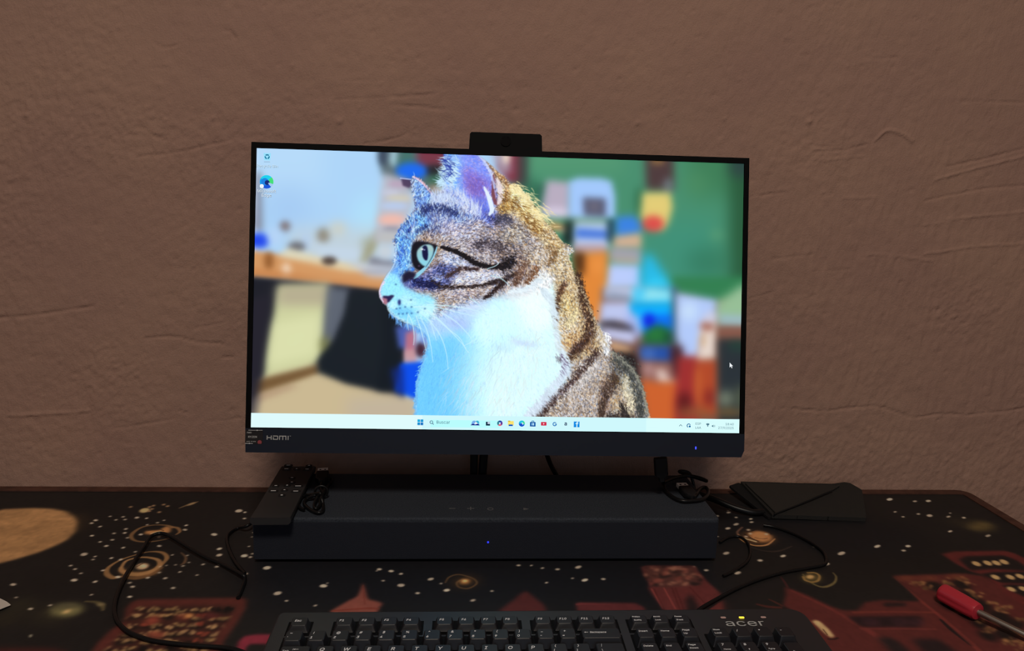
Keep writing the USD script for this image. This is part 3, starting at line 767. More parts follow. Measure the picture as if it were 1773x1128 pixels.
fringe([(745, 350), (765, 345), (785, 350)], 110, 262, .3, 15, (206, 224, 255), .8, 5)
fringe([(672, 540), (690, 556), (716, 566), (735, 578)], 70, 80, .3, 11, (110, 176, 250), .8, 1.5)
fringe([(740, 600), (726, 640), (719, 690), (718, 720)], 120, 130, .5, 6, (120, 196, 252), .8, 1.5)
fringe([(885, 322), (905, 340), (925, 362), (942, 385)], 260, 30, .3, 13, (255, 240, 182), .85, 7)
fringe([(870, 340), (890, 350), (910, 375), (930, 400)], 110, 30, .3, 12, (120, 78, 30), .7, 6)
fringe([(940, 385), (972, 424), (990, 470), (1014, 520), (1035, 570), (1050, 600)], 200, 62, .4, 4, (206, 186, 150), .7, 2)
fringe([(1055, 608), (1090, 636), (1108, 668), (1120, 715)], 160, 60, .4, 8, (150, 150, 136), .7, 2)
fringe([(870, 610), (840, 640), (815, 680), (800, 720)], 120, 112, .25, 24, (206, 236, 255), .5, 14)
fringe([(930, 590), (900, 640), (870, 690), (860, 730)], 120, 100, .3, 24, (236, 250, 255), .5, 16)
fringe([(800, 600), (780, 660), (770, 710)], 80, 115, .2, 22, (170, 220, 255), .4, 10)
# nose leather, whisker spots and the lit edge of the profile
fur([(663, 514), (676, 514), (672, 523), (668, 529), (663, 526), (661, 519)], (176, 112, 132), 1, .95, False)
fur([(662.5, 512.5), (672, 513), (678, 511), (682.5, 512.5), (678, 518), (673, 524), (670, 524), (670, 518), (663, 516)], (34, 26, 74), 1, .95, False)
tuft(691, 524, 2.6, 5, (34, 44, 116), 1.2, .95)
for x, y in ((686, 535), (692, 534), (701, 532), (712, 532), (735, 535), (704, 543), (712, 543), (690, 544), (697, 544), (711, 520), (723, 541), (685, 493)):
    tuft(x, y, 1.8, 1.3, (40, 80, 150), .8, .8)
S.line([(664.5, 488), (659, 497), (656.8, 506), (658, 515), (663, 523)], 2.6, (232, 214, 242), 1.2, .85, clip=cat_soft)
S.line([(684.8, 424), (684.5, 440), (682.5, 456), (675, 470), (666, 484)], 2.2, (186, 222, 255), 1.2, .75, clip=cat_soft)
S.line([(672, 528), (671, 536), (676, 543), (686, 550), (700, 555)], 2.2, (206, 240, 255), 1.4, .6, clip=cat_soft)
# the eye, over the hair
eye = S.poly
eye([(714, 424), (720, 419), (732, 418.5), (745, 421.5), (757, 426), (755, 432), (750, 442), (744, 452), (736, 463), (729, 469), (719, 466), (713, 455), (711.5, 438)], (14, 12, 26), 1.2, 1, True)
eye([(721, 441), (722.5, 434), (727, 429), (733, 425), (742, 424), (748, 427), (750, 434), (748.5, 443), (743, 453), (737, 461.5), (731, 459), (725, 453), (722, 447)], (150, 206, 216), 1, 1, True)
eye([(722, 439), (726, 430), (734, 426), (744, 425), (749, 430), (748, 436), (736, 432), (727, 436)], (172, 200, 196), 2, .8, True)
eye([(724, 449), (735, 452), (742, 451), (736, 460), (730, 458)], (136, 218, 240), 2, .8, True)
eye([(730.5, 430), (735, 425.5), (739, 428), (740.5, 438), (740, 447), (738, 451.5), (734, 449.5), (731, 443)], (10, 14, 62), .8, 1, True)
S.oval(730.5, 432, 2.2, 1.6, (250, 252, 255), .7)
S.oval(734.3, 433, 1.4, 1, (190, 206, 240), .7)
S.line([(756, 428), (753, 438), (747, 450), (739, 461), (732, 468), (722, 477), (717, 482)], [2, 3, 3, 4, 6, 7, 3], (146, 212, 238), 1.3, .97)
S.line([(751, 431), (749.5, 442), (743.5, 453), (736.5, 463)], 1.2, (40, 80, 110), .8, .8)
eye([(697, 476), (704, 470), (712, 470), (719, 474), (717, 481), (707, 486), (699, 490), (696, 484)], (22, 18, 44), 2, .97, True)
S.oval(713.5, 467, 4, 3.4, (56, 128, 240), 1.4, .95)
S.oval(711, 467, 1.3, 1, (170, 220, 255), .6, .9)
S.oval(725, 461, 2, 1.3, (110, 80, 120), .8, .8)
# whiskers
for pts in ([(706, 544), (711, 554), (715, 568), (716.5, 585), (715.5, 598)], [(720, 548), (727, 568), (733, 590), (737, 608)], [(727, 550), (736, 567), (742, 585), (746, 605), (749, 628)], [(726, 541), (742, 555), (757, 574), (767, 594), (773, 618), (775, 640)],
            [(735, 538), (755, 552), (775, 570), (795, 586), (806, 606), (812, 612)], [(742, 540), (762, 556), (780, 575), (796, 592), (806, 604)], [(762, 541), (785, 555), (802, 571), (816, 590), (802, 600)], [(739, 528), (775, 530), (806, 535), (830, 540)], [(716, 532), (750, 532), (790, 541), (830, 550)],
            [(850, 478), (865, 482), (876, 490), (884, 498)], [(812, 516), (826, 526), (833, 536)], [(843, 466), (857, 461), (864, 455)], [(706, 548), (705, 560), (707, 572)], [(744, 556), (750, 575), (755, 590)]):
    S.line(pts, [1.6, 1.5, .9], (206, 246, 255), .8, .85)
for pts in ([(715, 370), (717, 382), (715, 396), (712, 408)], [(706, 379), (712, 394), (716, 404)], [(694, 398), (700, 404), (706, 412)], [(714, 372), (714, 384)]):
    S.line(pts, 1.3, (206, 228, 255), .8, .85)
# the panel's pixels scatter a little
S.a = np.clip(gaussian_filter(S.a, (.45, .45, 0)), 0, 1)
# ---------------------------------------------------------------- room
WALL_Y = .9524
def nail(n=0):
    return None
def wall_height(X, Z):
    """Relief of the trowelled plaster, in metres towards the room."""
    h = np.zeros(X.shape)
    P = np.stack([X, Z, np.zeros_like(X)], -1)
    rid = np.clip((X-.05)/.35, 0, 1)*np.clip((.62-(Z-TABLE))/.3, .25, 1)           # brush ridges are stronger on the right
    h += .0019*rid*(meshkit.fbm(P*np.array([170, 46, 1]), 3, 3)-.5)
    h += .0016*(meshkit.fbm(P*np.array([110, 90, 1]), 4, 8)-.5)
    h += .0022*(meshkit.fbm(P*np.array([14, 16, 1]), 3, 17)-.5)
    rough = np.clip(meshkit.noise(P*np.array([9, 10, 1]), 31)*2.2-1.0, 0, 1)
    h += .0026*rough*(meshkit.fbm(P*np.array([230, 210, 1]), 3, 23)-.5)
    return h
def w(px, py):
    q = on_wall(px, py, WALL_Y)
    return q[0], q[2]
SCRATCH = [  # points in the photograph, depth in metres (negative: groove), half width
    ([(0, 551), (60, 546), (110, 538), (162, 531)], -.0011, .0016), ([(14, 720), (80, 717), (152, 712)], .0011, .0015), ([(250, 587), (300, 583), (340, 592), (387, 596)], -.0012, .0013),
    ([(200, 742), (250, 735), (300, 726)], -.0007, .0013), ([(354, 731), (385, 729), (418, 723)], -.0008, .001), ([(237, 271), (290, 266), (338, 257), (399, 243)], -.0010, .0011),
    ([(262, 71), (283, 82), (306, 77)], -.0009, .001), ([(256, 117), (289, 119)], -.0009, .001), ([(388, 52), (398, 54), (408, 66)], -.0011, .001), ([(243, 219), (266, 235), (290, 245)], -.0009, .001),
    ([(580, 173), (640, 170), (715, 166), (760, 161)], -.0007, .001), ([(676, 181), (720, 184), (772, 190)], -.0011, .0011), ([(632, 249), (670, 243), (706, 232)], -.0011, .001), ([(740, 249), (810, 250)], .0007, .001),
    ([(966, 252), (1005, 251), (1047, 259)], -.0007, .001), ([(585, 140), (640, 139)], -.0006, .001), ([(700, 157), (770, 160)], .0006, .001),
    ([(1640, 289), (1700, 276), (1773, 257), (1800, 250)], -.0011, .0012), ([(1620, 311), (1701, 289), (1773, 271), (1800, 264)], .0012, .0013), ([(1603, 347), (1701, 328), (1773, 321), (1800, 318)], -.0010, .0012), ([(1640, 380), (1773, 367), (1800, 365)], .0009, .0012),
    ([(1300, 341), (1330, 337), (1358, 334)], -.0010, .001), ([(1400, 251), (1450, 257)], -.0008, .001), ([(1410, 263), (1460, 260), (1500, 251)], -.0009, .001), ([(1420, 278), (1500, 270)], .0006, .001),
    ([(1515, 244), (1524, 234), (1534, 227), (1550, 228), (1564, 234), (1579, 245)], .0014, .0016), ([(1460, 343), (1520, 342)], .0008, .001), ([(1498, 99), (1530, 101), (1556, 99)], -.0008, .001), ([(1664, 176), (1773, 178)], -.0007, .001),
    ([(1373, 708), (1400, 711), (1430, 712), (1470, 707), (1520, 705), (1560, 717), (1585, 724), (1620, 718), (1645, 717), (1668, 720), (1700, 716), (1730, 714), (1773, 708)], -.0012, .0011),
    ([(1600, 440), (1650, 433), (1700, 426), (1773, 423)], .0010, .0011), ([(1500, 441), (1545, 443), (1615, 452)], .0009, .001), ([(1336, 449), (1370, 445), (1408, 440)], -.0009, .001), ([(1300, 516), (1340, 505)], -.0007, .001), ([(1430, 470), (1470, 467)], -.0006, .001),
    ([(1600, 390), (1650, 384)], .0006, .001), ([(250, 592), (270, 590)], -.0008, .001), ([(60, 617), (52, 621), (64, 615)], -.001, .001), ([(310, 712), (325, 716)], -.001, .001), ([(385, 618), (403, 620)], -.0012, .001), ([(340, 568), (385, 560)], -.0008, .001)]
BUMPS = [(45, 199, .0022, .0026), (370, 205, .002, .0026), (588, 211, .0024, .0032), (1103, 214, .002, .003), (1402, 211, .0026, .0032), (1406, 193, .0012, .002), (1255, 206, .0014, .0022), (658, 145, .0014, .0024), (870, 172, .0016, .0024), (848, 150, .0012, .002), (900, 215, .0014, .002), (1048, 90, -.0012, .0014),
         (1584, 30, -.0016, .0014), (1590, 34, -.0014, .0012), (1612, 30, .0014, .002), (364, 176, .0012, .002), (119, 239, .001, .002), (24, 316, -.001, .002), (1213, 63, -.0012, .0012), (1272, 65, -.001, .0012), (1648, 142, -.0012, .0012), (1659, 142, -.0012, .0012), (1637, 798, .0012, .003), (1390, 790, .0012, .003)]
fx = np.arange(-.64, .92, .0021); fz = np.arange(TABLE-.13, TABLE+.70, .0021)
gx = np.concatenate([[-1.9, -1.2], fx, [1.2, 2.1]]); gz = np.concatenate([[0, .3], fz, [1.8, 2.6]])
X, Z = np.meshgrid(gx, gz)
Hh = wall_height(X, Z)
for pts, d, hw in SCRATCH:
    q = spline(np.array([w(*p) for p in pts]), 10) if len(pts) > 2 else np.array([w(*p) for p in pts])
    x0, z0 = q.min(0)-.012; x1, z1 = q.max(0)+.012
    i = np.nonzero((gx > x0) & (gx < x1))[0]; j = np.nonzero((gz > z0) & (gz < z1))[0]
    if not len(i) or not len(j):
        continue
    sx, sz = X[j[0]:j[-1]+1, i[0]:i[-1]+1], Z[j[0]:j[-1]+1, i[0]:i[-1]+1]
    best = np.full(sx.shape, 9.)
    wob = .0012*(meshkit.noise(np.stack([sx*160, sz*160, sx*0], -1), 77)-.5)
    for a, b in zip(q[:-1], q[1:]):
        dd = b-a
        t = np.clip(((sx-a[0])*dd[0]+(sz-a[1])*dd[1])/(dd@dd), 0, 1)
        best = np.minimum(best, np.hypot(sx-a[0]-t*dd[0], sz+wob-a[1]-t*dd[1]))
    fade = .45+.9*meshkit.noise(np.stack([sx*70, sz*70, sx*0], -1), 5)
    Hh[j[0]:j[-1]+1, i[0]:i[-1]+1] += 1.5*d*fade*np.exp(-(best/hw)**2)
for px, py, d, r in BUMPS:
    bx, bz = w(px, py)
    Hh += d*np.exp(-((X-bx)**2+(Z-bz)**2)/r**2)
prng = np.random.default_rng(8)
for _ in range(420):                                  # small pits and grains
    bx, bz, r = prng.uniform(-.55, .72), prng.uniform(TABLE, TABLE+.66), prng.uniform(.0012, .0026)
    i0, j0 = np.searchsorted(gx, bx), np.searchsorted(gz, bz)
    sl = np.s_[max(j0-5, 0):j0+6, max(i0-5, 0):i0+6]
    Hh[sl] += prng.choice([-1, -1, 1])*prng.uniform(.0004, .0013)*np.exp(-((X[sl]-bx)**2*prng.uniform(.3, 1.4)+(Z[sl]-bz)**2)/r**2)
edge = np.minimum.reduce([np.clip((X+.66)/.05, 0, 1), np.clip((.94-X)/.05, 0, 1), np.clip((Z-TABLE+.15)/.05, 0, 1), np.clip((TABLE+.72-Z)/.05, 0, 1)])
Hh *= edge
nz, nx = X.shape
V = np.stack([X, WALL_Y-Hh, Z], -1).reshape(-1, 3)
k = np.arange(nz*nx).reshape(nz, nx)
F = np.concatenate([np.stack([k[:-1, :-1], k[:-1, 1:], k[1:, 1:]], -1).reshape(-1, 3), np.stack([k[:-1, :-1], k[1:, 1:], k[1:, :-1]], -1).reshape(-1, 3)])
M["plaster"] = usdkit.material(stage, "/World/Looks/plaster", {
    "tc": ("texture_coordinate", {}),
    "n": ("noise_texture", {"scale": 520.0, "detail": 4.0, "roughness": .62}),
    "mp": ("mapping", {"scale": (2.4, 1.0, .8)}),
    "n2": ("noise_texture", {"scale": 120.0, "detail": 5.0, "roughness": .6}),
    "ad": ("math", {"math_type": "multiply_add", "value2": .8}),
    "b": ("bump", {"strength": .6, "distance": .0013}),
    "v": ("noise_texture", {"scale": 7.0, "detail": 5.0}),
    "r": ("rgb_ramp", {"ramp": [(.3, (.40, .240, .192)), (.7, (.44, .270, .205))]}),
    "p": ("principled_bsdf", {"roughness": .85, "specular_ior_level": .25})},
    [("tc.object", "n.vector"), ("tc.object", "mp.vector"), ("mp.vector", "n2.vector"), ("n.fac", "ad.value1"), ("n2.fac", "ad.value3"), ("ad.value", "b.height"), ("b.normal", "p.normal"),
     ("tc.object", "v.vector"), ("v.fac", "r.fac"), ("r.color", "p.base_color")], surface="p.BSDF")
single("wall_back", (V, F), M["plaster"], "uneven brown plastered wall behind the desk, with trowel scratches", kind="structure", smooth=True)
room = look("room_paint", (.62, .57, .54), .9, .2)
single("wall_left", cube(-2.0, -2.1, 0, -1.9, .95, 2.6), room, "plain painted side wall to the left of the desk", kind="structure")
single("wall_right", cube(2.1, -2.1, 0, 2.2, .95, 2.6), room, "plain painted side wall to the right of the desk", kind="structure")
single("wall_front", cat_([cube(-1.9, -2.1, 0, -.56, -2.0, 2.6), cube(.76, -2.1, 0, 2.1, -2.0, 2.6), cube(-.56, -2.1, 0, .76, -2.0, .94), cube(-.56, -2.1, 2.16, .76, -2.0, 2.6)]), room, "plain painted wall behind the viewer", kind="structure")
single("added_window_1", cat_([cube(-.56, -2.09, .94, -.52, -2.01, 2.16), cube(.72, -2.09, .94, .76, -2.01, 2.16), cube(-.52, -2.09, .94, .72, -2.01, .98), cube(-.52, -2.09, 2.12, .72, -2.01, 2.16), cube(.08, -2.035, .98, .12, -2.01, 2.12)]), look("added_window_paint", (.6, .58, .55), .5, .4), "added window frame round the fill light behind the viewer", kind="structure")  # unseen window, added as a surround for the fill light
single("ceiling", cube(-2.0, -2.1, 2.6, 2.2, 1.05, 2.7), look("ceiling_paint", (.80, .78, .76), .9, .2), "plain white ceiling of the room", kind="structure")
single("floor", cube(-2.0, -2.1, -.1, 2.2, 1.05, 0), look("floor_tile", (.22, .17, .14), .5, .4), "plain brown floor of the room", kind="structure")
# the ceiling lamp: canopy, rim and the round diffuser that gives the light
BASE["/World/ceiling_lamp"] = np.array(LAMP)
lx = UsdGeom.Xform.Define(stage, "/World/ceiling_lamp")
lx.AddTranslateOp().Set(LAMP)
tag(lx, "round ceiling lamp above and behind the viewer", "lamp")
part("/World/ceiling_lamp", "canopy", trimesh.creation.revolve(np.array([(0, .1), (.06, .1), (.07, .06), (.235, -.02), (.24, -.05), (.23, -.055), (.222, -.03), (.0, -.03)]), sections=48), M["lamp_shade"], world_space=False)

# ---------------------------------------------------------------- the painted desk
TX1, TY0, TY1, TX0 = .7035, .36, .9500, -.86
PX0, PX1, PY0, PY1 = -.64, .7015, .480, .9465
DX, DY = .00115, .00117
PW, PH = int(round((PX1-PX0)/DX))+1, int(round((PY1-PY0)/DY))+1
def on_mural(p):
    return np.array([((q[0]-PX0)/DX, (PY1-q[1])/DY) for q in (on_table(*v) for v in p)])
T = Print(PW, PH, on_mural, (26, 24, 24))
_line = T.line
T.line = lambda pts, width, col, soft=1., *a, **k: _line(pts, np.asarray(width)*.60, col, soft*.75, *a, **k)
def zz(crop, pts):
    x0, y0, s = crop
    return [(x0+a*s, y0+b*s) for a, b in pts]
A1, A2, A3, A4 = (0, 820, .27306), (400, 740, .28373), (850, 740, .28373), (1230, 800, .30626)
A5, A6, A7, A8 = (380, 980, .22561), (720, 980, .22561), (1060, 980, .22561), (1480, 900, .20207)
trng = np.random.default_rng(3)
# uneven ground coat
n1 = meshkit.fbm(np.stack(np.meshgrid(np.arange(PW)*.012, np.arange(PH)*.012, [0.], indexing="xy"), -1)[:, :, 0], 4, 2)
T.a *= (.82+.36*n1)[..., None]
# pouch shadow at right and bluish shade down the middle, painted into the colours
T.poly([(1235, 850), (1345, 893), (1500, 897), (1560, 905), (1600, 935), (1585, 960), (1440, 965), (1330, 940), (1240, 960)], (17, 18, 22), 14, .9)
T.poly([(425, 960), (1245, 960), (1250, 1060), (425, 1060)], (18, 19, 25), 16, .9)
# big sun at the left
sun_edge = [on_table(*p)[:2] for p in ((0, 882.8), (54.6, 880.4), (90, 881.5), (114.7, 886), (129.7, 895.5), (134.5, 905), (131.5, 921), (117.4, 935.5), (95.6, 946.6), (68, 957.5), (27, 969.8), (0, 976.6))]
sun = sun_edge+[(-.509+.0761*math.cos(math.radians(a)), .8122+.0761*math.sin(math.radians(a))) for a in range(295, 112, -8)]
metric = lambda p: np.stack([(p[:, 0]-PX0)/DX, (PY1-p[:, 1])/DY], 1)
T.poly(zz(A1, [(430, 250), (520, 260), (560, 300), (520, 360), (470, 400)]), (66, 48, 30), 8, .7)
T.M = metric
T.poly(sun, (172, 128, 82), 2.3)
sm = T.mask(sun, 2)
T.M = on_mural
n2 = meshkit.fbm(np.stack(np.meshgrid(np.arange(PW)*.05, np.arange(PH)*.09, [0.], indexing="xy"), -1)[:, :, 0], 4, 9)
T.a *= 1+sm[..., None]*(n2[..., None]-.5)*.34
# spirals
def spiral(c, rx, ry, rot, turns, col, wd, core, start=0., soft=1.6, alpha=.9, shrink=.82):
    """A painted spiral: c centre, radii in photograph pixels."""
    t = np.linspace(start, start+turns*2*np.pi, int(26*turns))
    k = 1-shrink*(t-start)/(turns*2*np.pi)
    cr, sr = math.cos(math.radians(rot)), math.sin(math.radians(rot))
    e, f = rx*k*np.cos(t), ry*k*np.sin(t)
    pts = np.stack([c[0]+e*cr-f*sr, c[1]+e*sr+f*cr], 1)
    T.line(pts, wd, col, soft, alpha, curve=False)
T.poly(zz(A1, [(760, 600), (850, 632), (960, 618), (1030, 575), (1000, 640), (880, 665), (790, 650)]), (168, 116, 66), 2.5, .95)
T.line(zz(A1, [(1020, 590), (1060, 540), (1030, 505), (950, 500), (860, 520), (760, 555), (690, 600), (680, 640), (720, 665), (770, 658)]), [5, 7, 6, 3, 3, 4, 6, 8, 8, 3], (150, 110, 68), 2, .9)
T.line(zz(A1, [(770, 600), (800, 560), (860, 540), (930, 535), (1000, 550), (1015, 580), (980, 615), (900, 640), (820, 640), (775, 620), (770, 600)]), [5, 5, 4, 5, 7, 8, 9, 9, 8, 6], (168, 124, 78), 2, .9)
T.line(zz(A1, [(770, 655), (860, 670), (950, 650), (1030, 600)]), [4, 7, 6, 3], (120, 84, 50), 2.5, .8)
T.oval(*zz(A1, [(905, 592)])[0], 11, 5.5, (222, 180, 138), 1.2, 1, -8)
T.oval(*zz(A1, [(915, 590)])[0], 4, 2, (246, 214, 178), .8, 1)
T.line(zz(A1, [(870, 595), (920, 570), (965, 580), (950, 605)]), 2, (40, 28, 22), 1, .7)
T.line(zz(A1, [(1150, 505), (1180, 535), (1170, 570), (1150, 582)]), [2, 4, 5, 3], (112, 82, 58), 2, .8)
T.line(zz(A1, [(1100, 345), (1060, 332), (980, 330), (900, 345), (845, 380), (835, 410), (870, 432), (950, 436), (1030, 425), (1080, 412)]), [5, 4, 3, 5, 7, 6, 4, 4, 3, 2], (128, 94, 60), 2, .9)
T.line(zz(A1, [(1095, 342), (1130, 350), (1142, 372), (1120, 390)]), [5, 6, 5, 3], (140, 102, 66), 2, .9)
T.poly(zz(A1, [(915, 385), (930, 365), (1010, 362), (1060, 335), (1088, 348), (1080, 378), (1010, 385), (960, 392)]), (190, 132, 78), 1.6, 1)
T.line(zz(A1, [(960, 384), (1010, 372), (1030, 378)]), 2.5, (228, 190, 150), 1, .9)
T.line(zz(A1, [(940, 366), (1010, 358), (1040, 366)]), 2, (50, 34, 26), 1, .8)
# nebulae and comets
T.oval(*zz(A1, [(320, 900)])[0], 30, 16, (56, 50, 32), 9, .7)
T.oval(*zz(A1, [(425, 870)])[0], 29, 12, (122, 116, 74), 3, .95, -4)
T.oval(*zz(A1, [(410, 845)])[0], 24, 5, (70, 66, 52), 3, .7)
T.oval(*zz(A1, [(425, 880)])[0], 9, 3.5, (186, 158, 100), 1.5, .95, -15)
T.oval(*zz(A1, [(425, 880)])[0], 4, 1.5, (214, 176, 120), 1, .9, -15)
T.line(zz(A1, [(545, 815), (610, 820), (650, 840), (655, 870)]), [3, 6, 8, 4], (96, 84, 54), 3, .8)
T.oval(*zz(A1, [(640, 835)])[0], 6, 2.6, (150, 132, 92), 1.5, .8)
T.oval(*zz(A1, [(130, 840)])[0], 20, 11, (58, 54, 36), 8, .9)
T.oval(*zz(A1, [(20, 930)])[0], 22, 10, (52, 46, 28), 8, .9)
T.line(zz(A1, [(1140, 222), (1185, 205), (1225, 192), (1255, 182)]), [3, 6, 7, 3], (118, 94, 66), 2, .9)
T.oval(*zz(A1, [(1215, 196)])[0], 8, 1.8, (176, 146, 104), 1, .8, -20)
T.oval(*zz(A1, [(918, 237)])[0], 9, 4, (206, 178, 122), 1, 1, -10)
for x, y in ((950, 215), (975, 207), (948, 242), (965, 228), (1040, 200), (1065, 210), (1012, 248), (830, 215)):
    T.oval(*zz(A1, [(x, y)])[0], 3.4, 1.5, (170, 132, 96), .7, .9, -8)
T.oval(1698, 912, 24, 9, (98, 82, 46), 5, 1)
T.oval(1660, 905, 22, 7, (48, 42, 30), 7, .7)
# stars
def stars(crop, pts, rx=3.0, ry=1.3, col=(224, 206, 184)):
    for q in pts:
        x, y = zz(crop, [q[:2]])[0]
        k = q[2] if len(q) > 2 else 1.
        k *= trng.uniform(.85, 1.15)
        T.oval(x, y, rx*k, ry*k, np.array(col)*trng.uniform(.82, 1.04), .55, .95, trng.uniform(-14, 4))
stars(A1, [(700, 275), (783, 278), (795, 295), (737, 297), (608, 300, 1.3), (583, 318), (636, 340), (800, 355), (793, 380), (725, 383), (810, 411), (714, 424), (585, 398, 1.2), (637, 437), (676, 463, 1.2), (783, 474), (870, 283, 1.2), (932, 287), (1000, 315, .8), (935, 328, .8), (1042, 300, .8), (1183, 332), (1175, 360, 1.2), (1012, 463, 1.2), (922, 460, .8),
           (535, 516, 2.2), (605, 530), (592, 549), (708, 540), (767, 549, 1.2), (450, 588), (478, 610), (515, 637), (472, 680, 2.2), (605, 690, 1.3), (85, 708, 1.7), (104, 790), (582, 773), (825, 697, 1.2), (843, 722, 1.2), (825, 786, 1.2), (940, 665, 1.1), (1050, 668, 1.3), (1100, 730, 1.3), (1013, 632), (1143, 628), (1252, 648), (1290, 580), (1378, 594, 1.2), (1392, 521, 1.9), (1393, 481, 1.5),
           (1360, 390, 1.8), (1518, 240, 1.7), (1553, 288, .8), (1555, 250, .9), (1552, 525, 1.9), (1590, 535, .9), (1095, 520, .8), (1190, 523, .8), (1115, 583, .7), (1163, 590), (1200, 568, .7), (1058, 587, .8), (1017, 594, .7), (860, 500, .8), (655, 618, 1.1), (195, 863, 1.4), (320, 840, 1.2), (895, 390, 1.1), (1125, 830, .8), (750, 660, 1.8), (1010, 405, .9)])
T.oval(*zz(A1, [(196, 1034)])[0], 1.8, 2.6, (220, 210, 180), .6, .95)
stars(A2, [(48, 513, 1.7), (87, 521, .8), (83, 560, .8), (140, 645, .8), (130, 672, .6), (112, 730, .7), (83, 788, 1.9), (120, 795, .9), (133, 775, .9), (93, 898, 1.1), (222, 861, 2.2), (567, 972, 2.1), (590, 955, .7), (287, 1017, 2.1), (342, 1063, 1.2), (517, 1092, 1.2), (908, 870, 1.4), (893, 880, .7), (980, 881, 1.4), (1040, 898, 1.2), (932, 940, 1.1), (1040, 968, 1.9), (1222, 930, 1.9), (1320, 998, 1.7), (1142, 1016, 1.4), (1480, 1060, 1.4), (1285, 957, .8)])
stars(A3, [(172, 846, 1.1), (318, 863, 1.), (410, 870, 1.2), (537, 857, 1.7), (502, 925, .9), (577, 936, 1.9), (690, 930, 1.2), (343, 952, 1), (10, 1003, 1), (1240, 855, 1), (1318, 876, 1.3), (1510, 892, 2.), (1440, 772, 1.8), (1388, 670, .7), (1383, 544, 1.2), (1455, 522, 1.4), (1450, 512, .7), (1500, 553, 1), (1500, 595, 1.4), (1450, 620, 1.4), (250, 847, .8)])
stars(A4, [(232, 325, .9), (236, 343, 1.2), (285, 560, 1.7), (415, 535, 1.6), (597, 481, 1.1), (745, 520, 2.1), (948, 480, 2.1), (1122, 479, 1.8), (1097, 504, 1.4), (660, 580, 1.7), (1017, 214, 1.7), (1160, 225, 1.4), (1236, 223, 1.4), (1048, 285, 1), (1093, 313, 1.), (1180, 297, 1.2), (1243, 306, 1.8), (1350, 312, 1.1), (1360, 292, .7), (1437, 318, 1.1), (1360, 395, 1.4), (1574, 420, 1.8)])
# small spirals in the middle and on the right
T.oval(806, 1008, 26, 12, (58, 42, 28), 6, .9, -6)
T.line([(772, 1010), (778, 1001), (792, 996), (806, 998), (822, 1004), (826, 1012), (812, 1020), (796, 1018), (792, 1010), (802, 1004)], [2, 3, 3, 3, 3, 3, 3, 3, 3], (104, 76, 48), 2, .8)
T.oval(806, 1008, 9, 4.5, (190, 128, 66), 2, 1, -8)
T.oval(806, 1007, 4, 2, (250, 200, 130), 1, 1)
T.oval(1314, 932, 30, 12, (108, 70, 40), 4, .85, 6)
T.oval(1318, 930, 20, 9, (194, 132, 78), 2, 1, 8)
T.line([(1279, 926), (1284, 934), (1296, 942), (1312, 946), (1330, 944), (1343, 934)], [3, 5, 4, 4, 4, 2], (196, 138, 84), 1.5, .95)
T.line([(1289, 933), (1300, 936), (1310, 939)], 4, (226, 188, 140), 1, .9)
T.line([(1290, 926), (1304, 934), (1314, 938)], 3, (26, 20, 20), 1.2, .9)
T.line([(1292, 920), (1304, 920), (1316, 914), (1330, 916), (1337, 926)], 3, (28, 22, 22), 1.2, .85)
T.line([(1308, 932), (1322, 934), (1330, 933)], 1.6, (60, 38, 28), 1, .7)
T.line([(1286, 914), (1278, 922), (1280, 928)], 4, (112, 80, 66), 2, .8)
for x, y in ((1297, 918.5), (1300, 925), (1293, 930), (1328, 926)):
    T.oval(x, y, 3.4, 1.6, (214, 188, 160), .7, .9)
T.line([(1300, 948), (1325, 955), (1350, 955), (1372, 947)], [2, 3, 4, 2], (66, 52, 46), 2.5, .7)
T.line([(1392, 996), (1400, 1006), (1418, 1016), (1432, 1017), (1446, 1010), (1449, 1000), (1444, 993)], [3, 3, 4, 5, 4, 3, 2], (108, 94, 58), 1.8, .95)
T.oval(1407, 1002, 17, 9, (92, 78, 44), 3, .9)
T.line([(1392, 1000), (1396, 1006), (1408, 1009), (1418, 1006), (1420, 998), (1412, 993), (1400, 993)], 4, (150, 116, 62), 1.5, .9)
T.oval(1404, 1000, 6.5, 3.4, (208, 164, 100), 1, 1)
# red buildings, left
red, gold, dark = (84, 36, 31), (160, 124, 78), (22, 17, 16)
hull = zz(A1, [(835, 818), (880, 802), (1200, 796), (1540, 790), (1568, 808), (1560, 860), (1500, 960), (1430, 1060), (1380, 1150), (1300, 1500), (300, 1500), (540, 1200), (620, 1080), (700, 1000), (790, 940), (800, 860)])
T.poly(hull, red, 2)
inner = zz(A1, [(880, 850), (1200, 838), (1510, 838), (1470, 900), (1400, 990), (1310, 1150), (1220, 1450), (430, 1450), (640, 1150), (740, 1060), (810, 990), (810, 930)])
T.poly(inner, (58, 30, 25), 2.5, .9)
im = T.mask(inner, 2)
for k in range(11):
    yy = 862+k*52
    for x in np.arange(640, 1520, 74):
        x_ = x+trng.uniform(-18, 18)-k*8
        y_ = yy+trng.uniform(-14, 10)
        c = [gold, gold, (140, 58, 40), dark, (172, 132, 88)][trng.integers(5)]
        T.oval(*zz(A1, [(x_, y_+14)])[0], trng.uniform(9, 15), trng.uniform(3, 5.5), dark, 1.6, .75, -8, clip=im)
        for d in range(5):
            T.oval(*zz(A1, [(x_+trng.uniform(-34, 34), y_+trng.uniform(-9, 12))])[0], trng.uniform(2.5, 6.5), trng.uniform(1.2, 2.8), np.array(c)*trng.uniform(.7, 1.12), .9, .9, trng.uniform(-35, -5), clip=im)
T.oval(*zz(A1, [(970, 935)])[0], 14, 7, (150, 62, 44), 2.5, .9, -10)
T.oval(*zz(A1, [(1160, 915)])[0], 14, 6, (110, 46, 34), 2.5, .9)
T.oval(*zz(A1, [(1200, 905)])[0], 8, 4, (196, 130, 70), 1.5, .95, -10)
